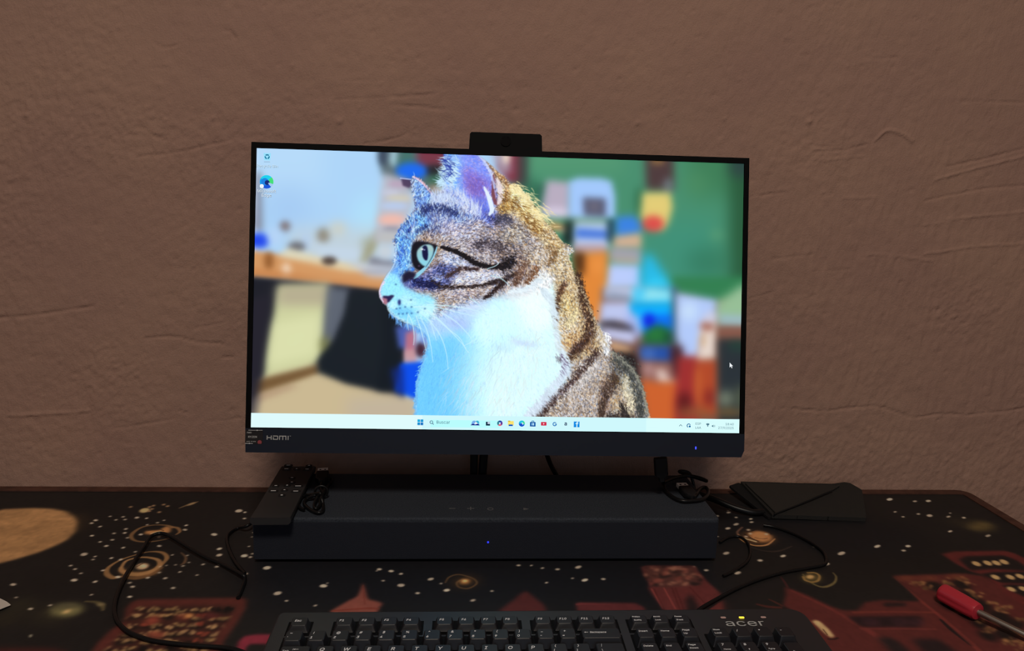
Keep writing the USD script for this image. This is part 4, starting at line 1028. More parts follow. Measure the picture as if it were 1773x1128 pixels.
T.oval(*zz(A1, [(1340, 905)])[0], 16, 6, (88, 34, 34), 3, .9)
T.oval(*zz(A1, [(990, 1025)])[0], 16, 6, (150, 72, 50), 2, .9)
T.poly(zz(A5, [(128, 665), (150, 585), (200, 542), (300, 530), (420, 532), (410, 605), (230, 606), (205, 640), (195, 680), (125, 680)]), (128, 34, 54), 1.5)
T.poly(zz(A1, [(-60, 1112), (300, 1110), (420, 1128), (420, 1160), (-60, 1160)]), (66, 26, 24), 3, .9)
# behind the keyboard
T.poly(zz(A5, [(858, 350), (1000, 268), (1060, 240), (1080, 200), (1100, 132), (1118, 170), (1136, 235), (1150, 262), (1215, 276), (1258, 294), (1225, 338), (1200, 420), (850, 420)]), (130, 68, 58), 1.6)
T.line(zz(A5, [(870, 350), (1000, 340), (1150, 330), (1225, 335)]), [3, 4, 4, 3], (118, 48, 36), 1.5, .8)
T.line(zz(A5, [(1105, 150), (1112, 230), (1120, 300)]), [1, 2, 2], (112, 48, 38), 1.3, .7)
T.poly(zz(A6, [(640, 350), (700, 305), (760, 262), (800, 225), (845, 196), (875, 212), (930, 258), (985, 300), (1005, 335), (1010, 420), (640, 420)]), (78, 33, 34), 2)
T.poly(zz(A6, [(1232, 296), (1250, 284), (1450, 286), (1690, 290), (1750, 318), (1770, 345), (1760, 420), (1260, 420), (1240, 330)]), (88, 36, 39), 1.6)
T.line(zz(A6, [(1245, 300), (1300, 296), (1500, 300)]), [5, 4, 1], (112, 46, 48), 1.5, .7)
b = zz(A3, [(922, 856), (960, 848), (1245, 850), (1275, 890), (1320, 940), (1400, 1010), (1465, 1085), (1465, 1150), (1080, 1150), (1040, 1090), (1000, 1040), (965, 990), (975, 960), (940, 910)])
T.poly(b, (94, 39, 39), 1.6)
bm = T.mask(b, 1.5)
T.poly(zz(A3, [(930, 850), (1250, 850), (1290, 960), (1060, 985), (980, 960), (940, 905)]), (78, 46, 42), 3, .9, clip=bm)
for _ in range(70):
    x, y = trng.uniform(940, 1290), trng.uniform(852, 970)
    T.oval(*zz(A3, [(x, y)])[0], trng.uniform(3, 7), trng.uniform(1.5, 3.4), [(136, 80, 66), (122, 58, 50), (60, 34, 32), (36, 26, 26), (160, 104, 84)][trng.integers(5)], 1.4, .85, trng.uniform(-20, 10), clip=bm)
for a, c in (((1000, 990), (1070, 1150)), ((1110, 985), (1170, 1150)), ((1130, 985), (1195, 1150)), ((1220, 980), (1330, 1100))):
    T.line(zz(A3, [a, c]), 3, (78, 28, 28), 1.6, .8, clip=bm)
for a, c in (((985, 990), (1050, 1110)), ((1060, 985), (1130, 1110))):
    T.line(zz(A3, [a, c]), 2.5, (146, 62, 58), 1.6, .7, clip=bm)
T.poly(zz(A3, [(1195, 1055), (1225, 1020), (1275, 1100), (1290, 1150), (1200, 1150)]), (30, 22, 24), 2.5, .95)
T.line(zz(A3, [(1270, 1150), (1350, 1090), (1420, 1045)]), 7, (24, 21, 23), 1.5, .95)
T.poly(zz(A3, [(1400, 1075), (1445, 1065), (1470, 1110), (1460, 1150), (1400, 1150)]), (140, 50, 44), 2, .9)
# dark bar and the big buildings, right
T.poly(zz(A7, [(840, 235), (1290, 85), (1345, 145), (960, 320), (1000, 420), (860, 420)]), (27, 24, 25), 3, .95)
T.line(zz(A7, [(1120, 300), (1200, 318), (1300, 325)]), [4, 6, 5], (80, 34, 30), 2, .8)
T.line(zz(A7, [(1210, 262), (1260, 285), (1310, 312)]), [2, 4, 3], (84, 38, 32), 2, .8)
T.line(zz(A7, [(1300, 90), (1330, 130), (1350, 165)]), [2, 4, 4], (76, 30, 32), 2, .7)
big = [(1360, 1018), (1372, 1021), (1400, 1032), (1440, 1051), (1462, 1058), (1485, 1058), (1500, 1044), (1530, 1040), (1560, 1042), (1594, 1042), (1572, 1020), (1547, 998), (1600, 996), (1674, 994), (1702, 998), (1740, 1022), (1790, 1060), (1830, 1160), (1900, 1330), (1500, 1330), (1416, 1160), (1400, 1104), (1376, 1060), (1357, 1050), (1362, 1030)]
T.poly(big, (84, 34, 32), 1.8)
gm = T.mask(big, 1.2)
T.line([(1372, 1024), (1440, 1056), (1500, 1090), (1560, 1130)], [3, 6, 10, 14], (116, 44, 40), 4, .6, clip=gm)
T.poly(zz(A8, [(250, 728), (270, 715), (450, 718), (440, 748), (260, 752)]), (36, 24, 26), 1.6, .95)
T.poly(zz(A8, [(-60, 835), (560, 832), (600, 858), (540, 870), (560, 925), (60, 925), (0, 880)]), (34, 22, 26), 2, .95)
for x in (150, 400, 540):
    T.oval(*zz(A8, [(x, 885)])[0], 13, 6, (66, 34, 42), 2.5, .9)
    T.oval(*zz(A8, [(x-10, 878)])[0], 7, 3, (40, 26, 32), 2, .8)
T.line(zz(A8, [(0, 800), (300, 795), (700, 800)]), 5, (110, 44, 36), 2.5, .7, clip=gm)
T.line(zz(A8, [(60, 940), (400, 940), (700, 945)]), 4, (110, 46, 42), 2.5, .6, clip=gm)
T.poly(zz(A8, [(190, 1010), (320, 1015), (420, 1080), (520, 1180), (360, 1180)]), (32, 26, 28), 2.5, .95)
T.poly(zz(A8, [(500, 1025), (720, 1030), (820, 1090), (920, 1180), (640, 1180), (560, 1100)]), (32, 24, 27), 3, .95)
T.line(zz(A8, [(750, 865), (830, 940), (920, 1010), (1010, 1080)]), [5, 8, 8, 6], (30, 22, 24), 1.8, .95)
T.line(zz(A8, [(340, 500), (560, 690), (760, 850), (1000, 1060), (1100, 1150)]), [4, 6, 6, 7, 8], (118, 46, 40), 2.5, .7, clip=gm)
win = zz(A8, [(470, 520), (900, 500), (1050, 560), (1130, 640), (1290, 740), (1450, 850), (1500, 1160), (1300, 1160), (1100, 950), (900, 800), (700, 640), (560, 580)])
wm = T.mask(win, 2)
for x, y, rx, ry in ((690, 575, 18, 8), (920, 560, 18, 8), (980, 660, 20, 9), (820, 740, 20, 8), (1100, 740, 18, 9), (960, 820, 16, 7), (1260, 840, 22, 10), (1080, 900, 16, 8), (1300, 990, 22, 10), (1150, 1000, 18, 8), (1400, 900, 14, 8)):
    T.oval(*zz(A8, [(x, y)])[0], rx, ry, (24, 19, 19), 2.5, .95, 22)
for x, y in ((550, 550), (590, 540), (780, 535), (820, 560), (920, 505), (980, 540), (1000, 620), (1045, 665), (900, 790), (920, 780), (1190, 720), (1250, 770), (1290, 790), (1080, 880), (1150, 935), (1180, 960), (1310, 1040), (1340, 1050), (1400, 1100), (1420, 1060), (1440, 860), (640, 600), (1320, 750)):
    for _ in range(6):
        T.oval(*zz(A8, [(x+trng.normal(0, 26), y+trng.normal(0, 13))])[0], trng.uniform(2.5, 5.5), trng.uniform(1.3, 2.6), np.array((138, 94, 58))*trng.uniform(.6, 1.2), 1., .85, trng.uniform(0, 35), clip=gm)
for x, y in ((450, 510), (640, 510), (880, 495)):
    T.oval(*zz(A8, [(x, y)])[0], 18, 5, (112, 56, 38), 2.5, .7)
# the house at the upper right, with its lit windows
T.poly(zz(A8, [(750, 300), (850, 276), (1290, 270), (1370, 290), (1500, 350), (1560, 760), (1450, 745), (1300, 640), (1100, 475), (1000, 450), (870, 380)]), (92, 33, 32), 1.8)
T.poly(zz(A8, [(900, 345), (960, 318), (1280, 310), (1380, 345), (1500, 420), (1500, 445), (1200, 425), (1000, 440)]), (26, 22, 23), 2, .97)
T.poly(zz(A8, [(1090, 470), (1200, 455), (1520, 452), (1520, 555), (1260, 545), (1150, 500)]), (26, 22, 23), 1.6, .97)
T.poly(zz(A8, [(1270, 570), (1340, 560), (1520, 570), (1520, 690), (1400, 640)]), (26, 22, 23), 1.6, .97)
for x, y in ((1050, 382), (1145, 376), (1220, 375), (1287, 367), (1213, 497), (1340, 497), (1425, 490), (1350, 601), (1450, 597)):
    T.oval(*zz(A8, [(x, y)])[0], 8.6, 3.5, (196, 160, 108), .8, 1, 20)
T.poly([(1407, 1077), (1413, 1074.5), (1421, 1077), (1436, 1090), (1447, 1103), (1440, 1106), (1428, 1097)], (198, 164, 114), 1, 1)
T.line([(1427, 1091), (1434, 1100)], 2, (70, 44, 32), 1, .8)
T.line([(1436, 1108), (1446, 1108), (1452, 1106)], 3, (40, 22, 22), 1.6, .9)
# fine brush relief and wear
n3 = meshkit.fbm(np.stack(np.meshgrid(np.arange(PW)*.25, np.arange(PH)*.18, [0.], indexing="xy"), -1)[:, :, 0], 3, 41)
T.a = np.clip(gaussian_filter(T.a, (.4, .4, 0))*(.93+.14*n3)[..., None], 0, 1)

desk = thing("desk", "black desk painted with stars, spiral galaxies and red buildings, red-brown rim", "desk", (0, .65, 0))
def deskmat(name, vertex):
    nodes = {"a": ("attribute", {"attribute": "paint"}), "g": ("hsv", {"saturation": .96, "value": PAINT_GAIN}), "tc": ("texture_coordinate", {}), "n": ("noise_texture", {"scale": 320.0, "detail": 3.0}),
             "b": ("bump", {"strength": .25, "distance": .0006}), "p": ("principled_bsdf", {"roughness": .62, "specular_ior_level": .28})}
    return usdkit.material(stage, "/World/Looks/"+name, nodes, [("a.color", "g.color"), ("g.color", "p.base_color"), ("tc.object", "n.vector"), ("n.fac", "b.height"), ("b.normal", "p.normal")], surface="p.BSDF")
PAINT_GAIN = 1.0
px = PX0+np.arange(PW)*DX; py = PY1-np.arange(PH)*DY
def paint_mesh(path, V, F, col, mat):
    g = usdkit.mesh(stage, path, (V, F), mat, smooth=False)
    UsdGeom.PrimvarsAPI(g).CreatePrimvar("paint", Sdf.ValueTypeNames.Color3fArray, "vertex").Set(Vt.Vec3fArray.FromNumpy(col.astype(np.float32)))
    return g
def grid(nx, ny):
    k = np.arange(nx*ny).reshape(ny, nx)
    return np.concatenate([np.stack([k[1:, :-1], k[1:, 1:], k[:-1, 1:]], -1).reshape(-1, 3), np.stack([k[1:, :-1], k[:-1, 1:], k[:-1, :-1]], -1).reshape(-1, 3)])
# the painted face, its outer columns carried on to the rim
gx_ = np.concatenate([[TX0+.012, px[0]-.0008], px]); gy_ = np.concatenate([py, [py[-1]-.0008, TY0+.004]])
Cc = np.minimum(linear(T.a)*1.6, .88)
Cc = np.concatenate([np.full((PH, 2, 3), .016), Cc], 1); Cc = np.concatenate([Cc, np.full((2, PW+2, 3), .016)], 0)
GX, GY = np.meshgrid(gx_, gy_)
Vd = np.stack([GX, GY-.65, np.full(GX.shape, TABLE)], -1).reshape(-1, 3)
BASE["/World/desk"] = np.array((0, .65, 0.))
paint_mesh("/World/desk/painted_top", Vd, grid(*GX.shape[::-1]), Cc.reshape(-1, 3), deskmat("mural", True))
tag(stage.GetPrimAtPath("/World/desk/painted_top"), "painted night sky with galaxies, stars and red buildings")
rim = rounded_rect(TX1-TX0, TY1-TY0, .016, 6)+[(TX0+TX1)/2, (TY0+TY1)/2]
part(desk, "board", slab(rim, TABLE-.030, TABLE-.0006, .002), M["wood"])
ring = np.array(sg.Polygon(rim).buffer(-.0135, join_style=1).exterior.coords)[:-1]
def frame_between(outer, inner, z0, z1):
    m = trimesh.creation.extrude_polygon(sg.Polygon(outer, [inner]), z1-z0, engine="earcut")
    m.apply_translation([0, 0, z0])
    return m
part(desk, "rim", frame_between(rim, ring, TABLE-.012, TABLE+.0012), M["edge"])
for sx in (TX0+.05, TX1-.09):
    for sy in (TY0+.05, TY1-.09):
        part(desk, "leg", cube(sx, sy, 0, sx+.045, sy+.045, TABLE-.029), M["wood"])
part(desk, "apron", cat_([cube(TX0+.06, TY0+.06, TABLE-.10, TX1-.06, TY0+.078, TABLE-.029), cube(TX0+.06, TY1-.08, TABLE-.10, TX1-.06, TY1-.062, TABLE-.029)]), M["wood"])
# ---------------------------------------------------------------- the all-in-one computer
MC = np.array([.04145, .80364, TABLE+.28399])       # middle of the picture
TILT, MYAW = .17947, -.01019
xa = np.array([math.cos(MYAW), math.sin(MYAW), 0])
za = np.array([-math.sin(MYAW)*math.sin(TILT), math.cos(MYAW)*math.sin(TILT), math.cos(TILT)])
ya = np.cross(za, xa)                               # into the screen
R3 = np.stack([xa, ya, za])                         # rows: local x, y (depth), z
def mon(v):
    return MC+np.asarray(v, float)@R3
def monm(mesh):
    mesh = mesh.copy(); mesh.vertices = mon(mesh.vertices); return mesh
def flatm(mesh, x, z, y=-.0002):
    """A mesh lying in its own xy plane, put upright on the monitor's front at (x, z)."""
    v = np.array(mesh.vertices)
    mesh = mesh.copy(); mesh.vertices = mon(np.column_stack([v[:, 0]+x, y-v[:, 2], v[:, 1]+z])); return mesh
HW, HH = .2635, .1482
pc = thing("all_in_one_computer", "black all-in-one computer showing a tabby cat desktop picture", "computer", (MC[0], MC[1]+.05, TABLE))
def ring_rect(x0, x1, z0, z1, X0, X1, Z0, Z1, y0, y1):
    m = trimesh.creation.extrude_polygon(sg.box(X0, Z0, X1, Z1).difference(sg.box(x0, z0, x1, z1)), y1-y0, engine="earcut")
    v = m.vertices; m.vertices = np.column_stack([v[:, 0], y1-v[:, 2], v[:, 1]]); return m
BL, BT, CH = .0052, .0060, .0262
part(pc, "bezel", monm(ring_rect(-HW, HW, -HH, HH, -HW-BL, HW+BL, -HH-.0006, HH+BT, -.0022, .004)), M["bezel"])
chin = sg.Polygon([(-HW-BL, -HH-.0006), (HW+BL, -HH-.0006), (HW+BL, -HH-CH+.0075), (HW+BL-.0032, -HH-CH), (-HW-BL+.0008, -HH-CH)])
cm = trimesh.creation.extrude_polygon(chin, .0205, engine="earcut"); v = cm.vertices
cm.vertices = np.column_stack([v[:, 0], .018-v[:, 2], v[:, 1]])
part(pc, "chin", monm(cm), M["chin"], label="wide black lower panel with a blue power light")
def rr(w, h, r, cx, cz, y):
    o = rounded_rect(w, h, r); return np.column_stack([o[:, 0]+cx, np.full(len(o), y), o[:, 1]+cz])[::-1]
cz0 = (BT-CH)/2
back = loft([rr(2*(HW+BL)-.001, 2*HH+BT+CH-.001, .004, 0, cz0, .004), rr(2*(HW+BL)-.002, 2*HH+BT+CH-.006, .006, 0, cz0, .012), rr(2*HW-.05, 2*HH-.03, .03, 0, cz0-.004, .030), rr(2*HW-.12, 2*HH-.10, .03, 0, cz0-.02, .042)])
back.fix_normals()
part(pc, "back_cover", monm(back), M["black_plastic"])
# the screen: one grid of picture points
px_ = np.linspace(-HW, HW, SW); pz_ = np.linspace(HH, -HH, SH)
gx2, gz2 = np.meshgrid(px_, pz_)
base_pc = BASE[pc]
Vs = mon(np.stack([gx2, np.zeros(gx2.shape), gz2], -1).reshape(-1, 3))-base_pc
SCREEN = 1.0/2**EXPOSURE
def screen_material(name):
    return usdkit.material(stage, "/World/Looks/"+name, {"a": ("attribute", {"attribute": "paint"}), "p": ("principled_bsdf", {"base_color": (.004, .004, .004), "roughness": .45, "specular_ior_level": .15, "emission_strength": SCREEN})},
                           [("a.color", "p.emission_color")], surface="p.BSDF")
scm = screen_material("screen_picture")
paint_mesh(f"{pc}/screen", Vs, grid(SW, SH), linear(S.a).reshape(-1, 3), scm)
tag(stage.GetPrimAtPath(f"{pc}/screen"), "lit screen with a cat in profile before a blurred room")
BASE[f"{pc}/screen"] = base_pc
# flat screen items, a hair in front of the picture
def px2(x, y):
    """Picture coordinates (metres from the middle) of a point read in the photograph."""
    q = on_screen(np.array([(x, y)], float))[0]
    return (q[0]/SW-.5)*2*HW, (.5-q[1]/SH)*2*HH
ink = {}
def glow(rgb):
    if rgb not in ink:
        c = tuple(float(t) for t in linear(np.array(rgb)/255.))
        ink[rgb] = usdkit.material(stage, "/World/Looks/screen_ink_%03d_%03d_%03d" % rgb, {"e": ("emission", {"color": c, "strength": SCREEN})}, [], surface="e.emission")
    return ink[rgb]
SCR = f"{pc}/screen"
def flat_poly(poly, depth=.00006):
    ps = getattr(poly, "geoms", [poly])
    return cat_([trimesh.creation.extrude_polygon(p_, depth, engine="earcut") for p_ in ps if p_.area > 1e-12])
LIFT = .00010
def screen_item(name, x, z, shapes, label=None):
    """shapes: (polygon or mesh in metres about (x, z), colour); the first is the item, the rest are printed on it as one coloured mesh."""
    Vv, Ff, Cc_, n, lev = [], [], [], 0, 0
    for k, (g, c) in enumerate(shapes):
        mm = g.copy() if hasattr(g, "faces") else flat_poly(g)
        mm = flatm(mm, x, z, -LIFT-.00005*k)
        Vv.append(mm.vertices-base_pc); Ff.append(mm.faces+n); n += len(mm.vertices)
        Cc_.append(np.tile(linear(np.array(c)/255.), (len(mm.vertices), 1)))
    path = numbered(f"{SCR}/{name}")
    paint_mesh(path, np.vstack(Vv), np.vstack(Ff), np.vstack(Cc_), scm)
    tag(stage.GetPrimAtPath(path), label)
R = lambda x0, z0, x1, z1: sg.box(x0, z0, x1, z1)
O = lambda x, z, r: sg.Point(x, z).buffer(r, 8)
mm_ = .001
# taskbar
bar_top = px2(860, 722)[1]
BZ = -HH
TBH = bar_top-BZ
screen_item("taskbar", 0, BZ, [(R(-HW, 0, HW, TBH), (206, 247, 252)), (R(-HW, 0, -.083, TBH), (222, 250, 252)), (R(-.0742, .0026, .0, .0104), (184, 252, 253)), (R(.16, 0, HW, TBH), (216, 252, 253))], "pale taskbar along the bottom of the screen")
LIFT = .00034
ty = BZ+TBH*.5
def tx(x, y=733):
    return px2(x, y)[0]
u = .00063                                              # about one photograph pixel
screen_item("start_icon", tx(727), ty, [(R(-4.9*u, .3*u, -.35*u, 4.9*u), (26, 172, 226)), (R(.35*u, .3*u, 4.9*u, 4.9*u), (20, 150, 214)), (R(-4.9*u, -4.9*u, -.35*u, -.4*u), (16, 140, 208)), (R(.35*u, -4.9*u, 4.9*u, -.4*u), (10, 116, 196))])
screen_item("search_icon", tx(746), ty+.4*u, [(O(0, 0, 2.9*u).difference(O(0, 0, 1.9*u)), (74, 110, 140)), (sg.LineString([(1.8*u, -1.8*u), (3.6*u, -3.6*u)]).buffer(.6*u), (74, 110, 140))])
screen_item("search_text", tx(754.5), ty-1.9*u, [(text("Buscar", 5.2*u, depth=.00006), (70, 120, 140))])
hill = sg.Polygon([(-8.5*u, -4*u), (-4*u, -1.2*u), (0, -3*u), (4*u, -1.2*u), (8.2*u, -4*u)])
screen_item("search_picture", tx(822), ty, [(O(-2*u, 0, 4*u).union(R(-6.5*u, -3*u, 6.5*u, 0)).union(O(3*u, 0, 3.8*u)).intersection(R(-9*u, -4*u, 9*u, 5*u)), (120, 176, 236)), (O(3.4*u, 1*u, 3*u), (60, 180, 214)), (sg.Polygon([(-2*u, -2*u), (1*u, 2.4*u), (5*u, -2*u)]), (238, 240, 244)), (hill, (10, 20, 130))])
screen_item("app_icon", tx(844), ty-.4*u, [(R(-2.2*u, -3.4*u, 3.6*u, 3*u), (190, 206, 224)), (sg.Polygon([(-3.6*u, 2.6*u), (-.9*u, 2.6*u), (-.9*u, -1.2*u), (3.6*u, -1.2*u), (3.6*u, -3.9*u), (-3.6*u, -3.9*u)]), (10, 42, 66))])
def disc_wedge(r, a0, a1, r0=0):
    t = np.radians(np.linspace(a0, a1, 16))
    o = [(r*math.cos(q), r*math.sin(q)) for q in t]
    i = [(r0*math.cos(q), r0*math.sin(q)) for q in t[::-1]] if r0 else [(0, 0)]
    return sg.Polygon(o+i)
screen_item("app_icon", tx(864.5), ty, [(disc_wedge(4.7*u, 100, 250, 1.6*u), (52, 130, 150)), (disc_wedge(4.7*u, 20, 110, 1.6*u), (40, 70, 170)), (disc_wedge(4.7*u, -60, 30, 1.4*u), (110, 60, 150)), (disc_wedge(4.7*u, -130, -50, 1.6*u), (232, 110, 130))])
screen_item("app_icon", tx(883.5), ty, [(R(-5*u, -3.6*u, 5*u, 4*u), (250, 226, 110)), (R(-5*u, 3*u, -1*u, 4.6*u), (214, 180, 60)), (R(-3.6*u, -4.6*u, 3.4*u, -1.8*u), (18, 90, 196))])
def swirl(r):
    return [(O(0, 0, r), (24, 150, 226)), (disc_wedge(r, 20, 165), (38, 200, 226)), (disc_wedge(r, -15, 60, r*.25), (60, 214, 150)), (disc_wedge(r, 190, 330), (14, 84, 206)), (O(r*.15, -r*.05, r*.38), (206, 246, 250)), (O(-.1*r, -.22*r, r*.3), (20, 70, 190))]
screen_item("app_icon", tx(902.5), ty, swirl(5.2*u))
screen_item("app_icon", tx(921.5), ty-.4*u, [(R(-4.8*u, -4.4*u, 4.8*u, 3.2*u), (14, 84, 160)), (sg.LineString([(-2*u, 3.2*u), (-1.6*u, 5*u), (1.6*u, 5*u), (2*u, 3.2*u)]).buffer(.5*u), (40, 120, 180)), (R(-2.2*u, -2.6*u, -.2*u, 1.6*u), (150, 206, 244)), (R(.3*u, -2.6*u, 2.3*u, 1.6*u), (180, 226, 250))])
screen_item("app_icon", tx(940.5), ty, [(sg.box(-4*u, -2.4*u, 4*u, 2.4*u).buffer(.7*u), (206, 40, 74)), (sg.Polygon([(-1.2*u, -1.6*u), (-1.2*u, 1.6*u), (1.8*u, 0)]), (250, 214, 220))])
screen_item("app_icon", tx(959.5), ty-.3*u, [(O(0, 0, 3.6*u).difference(O(0, 0, 2.1*u)), (44, 120, 190)), (R(.1*u, -.7*u, 3.6*u, .7*u), (44, 120, 190)), (R(.6*u, .8*u, 4*u, 2*u), (206, 247, 252))])
screen_item("app_icon", tx(978.5), ty-2.2*u, [(text("a", 6.6*u, True, .00006, "c"), (34, 58, 92))])
ff = text("f", 9.2*u, True, .00006, "c"); ff.apply_translation([.6*u, -5*u, 0])
screen_item("app_icon", tx(997.5), ty-.3*u, [(R(-5*u, -4.9*u, 5*u, 4.9*u), (12, 138, 226)), (ff, (214, 244, 252))])
g_ = (84, 124, 142)
screen_item("tray_icon", tx(1178), ty+.3*u, [(sg.LineString([(-2.4*u, -1.2*u), (0, 1.2*u), (2.4*u, -1.2*u)]).buffer(.45*u), g_)])
screen_item("tray_icon", tx(1192), ty, [(disc_wedge(3.6*u, 20, 250, 2.3*u), (44, 110, 160)), (O(1.8*u, -1.4*u, 1.7*u), (24, 100, 160))])
def lines(rows, h, gap, align="c"):
    out = []
    for i, s_ in enumerate(rows):
        t_ = text(s_, h, depth=.00006, align=align); t_.apply_translation([0, -i*gap, 0]); out.append(t_)
    return cat_(out)
screen_item("tray_text", tx(1208.5), ty+1.6*u, [(lines(["ESP", "LAA"], 3.9*u, 6.9*u), g_)])
screen_item("tray_icon", tx(1225), ty-.2*u, [(disc_wedge(4.6*u, 45, 135).buffer(0), g_), (O(0, -.4*u, .9*u), g_)])
screen_item("tray_icon", tx(1235), ty-.2*u, [(sg.Polygon([(-3*u, -.9*u), (-1.8*u, -.9*u), (0, -2.4*u), (0, 2.4*u), (-1.8*u, .9*u), (-3*u, .9*u)]), g_), (disc_wedge(2.7*u, -45, 45, 2*u), g_)])
screen_item("clock_text", tx(1270), ty+1.5*u, [(lines(["18:40", "27/9/2025"], 3.9*u, 6.6*u, "r"), g_)])
# desktop icons and pointer
x_, z_ = px2(463, 271.5)
screen_item("desktop_icon", x_, z_, [(sg.Polygon([(-6*u, 6*u), (6*u, 6*u), (5*u, -6*u), (-5*u, -6*u)]), (150, 224, 250)), (disc_wedge(4.2*u, 40, 140, 2.2*u), (16, 110, 150)), (disc_wedge(4.2*u, 165, 260, 2.2*u), (20, 118, 160)), (disc_wedge(4.2*u, 285, 375, 2.2*u), (16, 110, 150)), (R(-5*u, -9.2*u, 5*u, -8.6*u), (110, 150, 180))])
x_, z_ = px2(463, 290)
for c_, o_ in (((90, 130, 160), .5*u), ((214, 236, 250), 0)):
    screen_item("icon_text", x_+o_, z_-o_*.8, [(text("Recycle Bin", 4.7*u, depth=.00006*(1+(o_ == 0)*.6), align="c"), c_)])
x_, z_ = px2(462, 315)
r_ = 11.4*u
screen_item("desktop_icon", x_, z_, [(O(0, 0, r_), (18, 160, 236)), (disc_wedge(r_, 15, 150), (26, 208, 236)), (disc_wedge(r_, -25, 45, r_*.2), (66, 222, 120)), (disc_wedge(r_, 205, 335), (12, 84, 216)), (O(-r_*.25, r_*.0, r_*.55), (20, 130, 224)), (O(r_*.1, -r_*.12, r_*.36), (10, 40, 120)), (disc_wedge(r_*1.02, -48, -18, r_*.35), (164, 200, 240)), (O(-r_*.68, -r_*.66, r_*.3), (236, 246, 252))])
x_, z_ = px2(462, 333.5)
for c_, o_ in (((90, 120, 150), .5*u), ((240, 248, 252), 0)):
    screen_item("icon_text", x_+o_, z_-o_*.8, [(lines(["Microsoft", "Edge"], 5*u, 7.2*u), c_)])
x_, z_ = px2(1263, 629.5)
screen_item("pointer", x_, z_, [(sg.Polygon([(0, 0), (0, -8.6*u), (2.2*u, -6.6*u), (3.8*u, -10*u), (5*u, -9.4*u), (3.6*u, -6.2*u), (6*u, -6*u)]), (236, 240, 244))])
# camera, labels, light
cw, chh = .0785, .0200
camo = sg.Polygon([(-cw/2, 0), (cw/2+.0008, 0), (cw/2, chh-.002), (cw/2-.002, chh), (-cw/2+.0025, chh), (-cw/2+.0008, chh-.002)])
cmesh = trimesh.creation.extrude_polygon(camo, .012, engine="earcut"); v = cmesh.vertices
ccx = px2(874, 262)[0]
cmesh.vertices = np.column_stack([v[:, 0]+ccx, .011-v[:, 2], v[:, 1]+HH+BT-.0012])
cam_p = part(pc, "camera_module", monm(cmesh), M["bezel"], label="black pop-up camera block on the top edge")
lens = trimesh.creation.cylinder(.0056, .0016, sections=28)
part(cam_p, "lens", flatm(lens, ccx+.0003, HH+BT+.0098, -.0012), look("lens_glass", (.0015, .0015, .002), .12, .5), label="round dark camera lens")
FY = -.0026
st = sg.Polygon(rounded_rect(.0182, .0150, .001, 3))
sx_, sz_ = px2(441, 756.5)
stk = part(pc, "specification_sticker", flatm(flat_poly(st, .0002), sx_, sz_, FY), look("sticker_black", (.012, .010, .011), .3, .5), label="small black processor sticker at the left of the chin")
def on_sticker(nm, mesh, x, z, mat):
    part(stk, nm, flatm(mesh, sx_+x, sz_+z, FY-.0002), mat)
on_sticker("lettering", cat_([xf(text("AMD", .0016, True, .00008), t=(-.0076, .0038, 0)), xf(text("RYZEN", .0021, True, .00008), t=(-.0062, -.0010, 0)), xf(text("AMD RYZEN", .00125, False, .00008), t=(-.0078, -.0055, 0))]), 0, 0, M["grey_print"])
on_sticker("silver_edge", flat_poly(shapely.union_all([R(-.0060, .0069, .0088, .0073), R(-.0090, -.0072, -.0010, -.0067), O(.0032, .0070, .0006), O(-.0046, -.0069, .0006)]), .00008), 0, 0, M["print"])
on_sticker("red_mark", flat_poly(O(.0060, -.0056, .0022).intersection(R(0, -.0073, .01, 0)), .00008), 0, 0, look("red_print", (.30, .05, .06), .5))
def hdmi(h):
    s_ = .22*h
    L = lambda pts, w_=s_: sg.LineString(pts).buffer(w_/2, cap_style=2, join_style=2)
    Hh_ = [L([(0, 0), (0, h)]), L([(.95*h, 0), (.95*h, h)]), L([(0, h/2), (.95*h, h/2)])]
    D = [L([(1.35*h, h-s_/2), (2.35*h, h-s_/2), (2.45*h, h*.8), (2.45*h, h*.2), (2.35*h, s_/2), (1.45*h, s_/2), (1.45*h, h*.62)])]
    Mm = [L([(2.9*h, 0), (2.9*h, h-s_/2), (4.35*h, h-s_/2), (4.35*h, 0)]), L([(3.62*h, 0), (3.62*h, h)])]
    I = [L([(4.85*h, 0), (4.85*h, h)]), L([(5.2*h, h*.92), (5.5*h, h*.92)], s_*.5)]
    return shapely.union_all(Hh_+D+Mm+I)
hx, hz = px2(463.5, 761.5)
part(pc, "port_label", flatm(flat_poly(hdmi(.0045), .0001), hx, hz, FY), look("logo_print", (.42, .42, .42), .5), label="pale grey lettering on the chin")
lx_, lz_ = px2(1203, 777.5)
pl = part(pc, "power_light", flatm(flat_poly(sg.Polygon(rounded_rect(.0018, .0034, .0008, 3)), .0002), lx_, lz_, FY), M["led_blue"], label="small blue power light")
part(pl, "glow_spot", flatm(flat_poly(shapely.union_all([O(0, .0008, .0006), O(0, -.0008, .0006)]), .0001), lx_, lz_, FY-.0002), M["led_blue_core"])
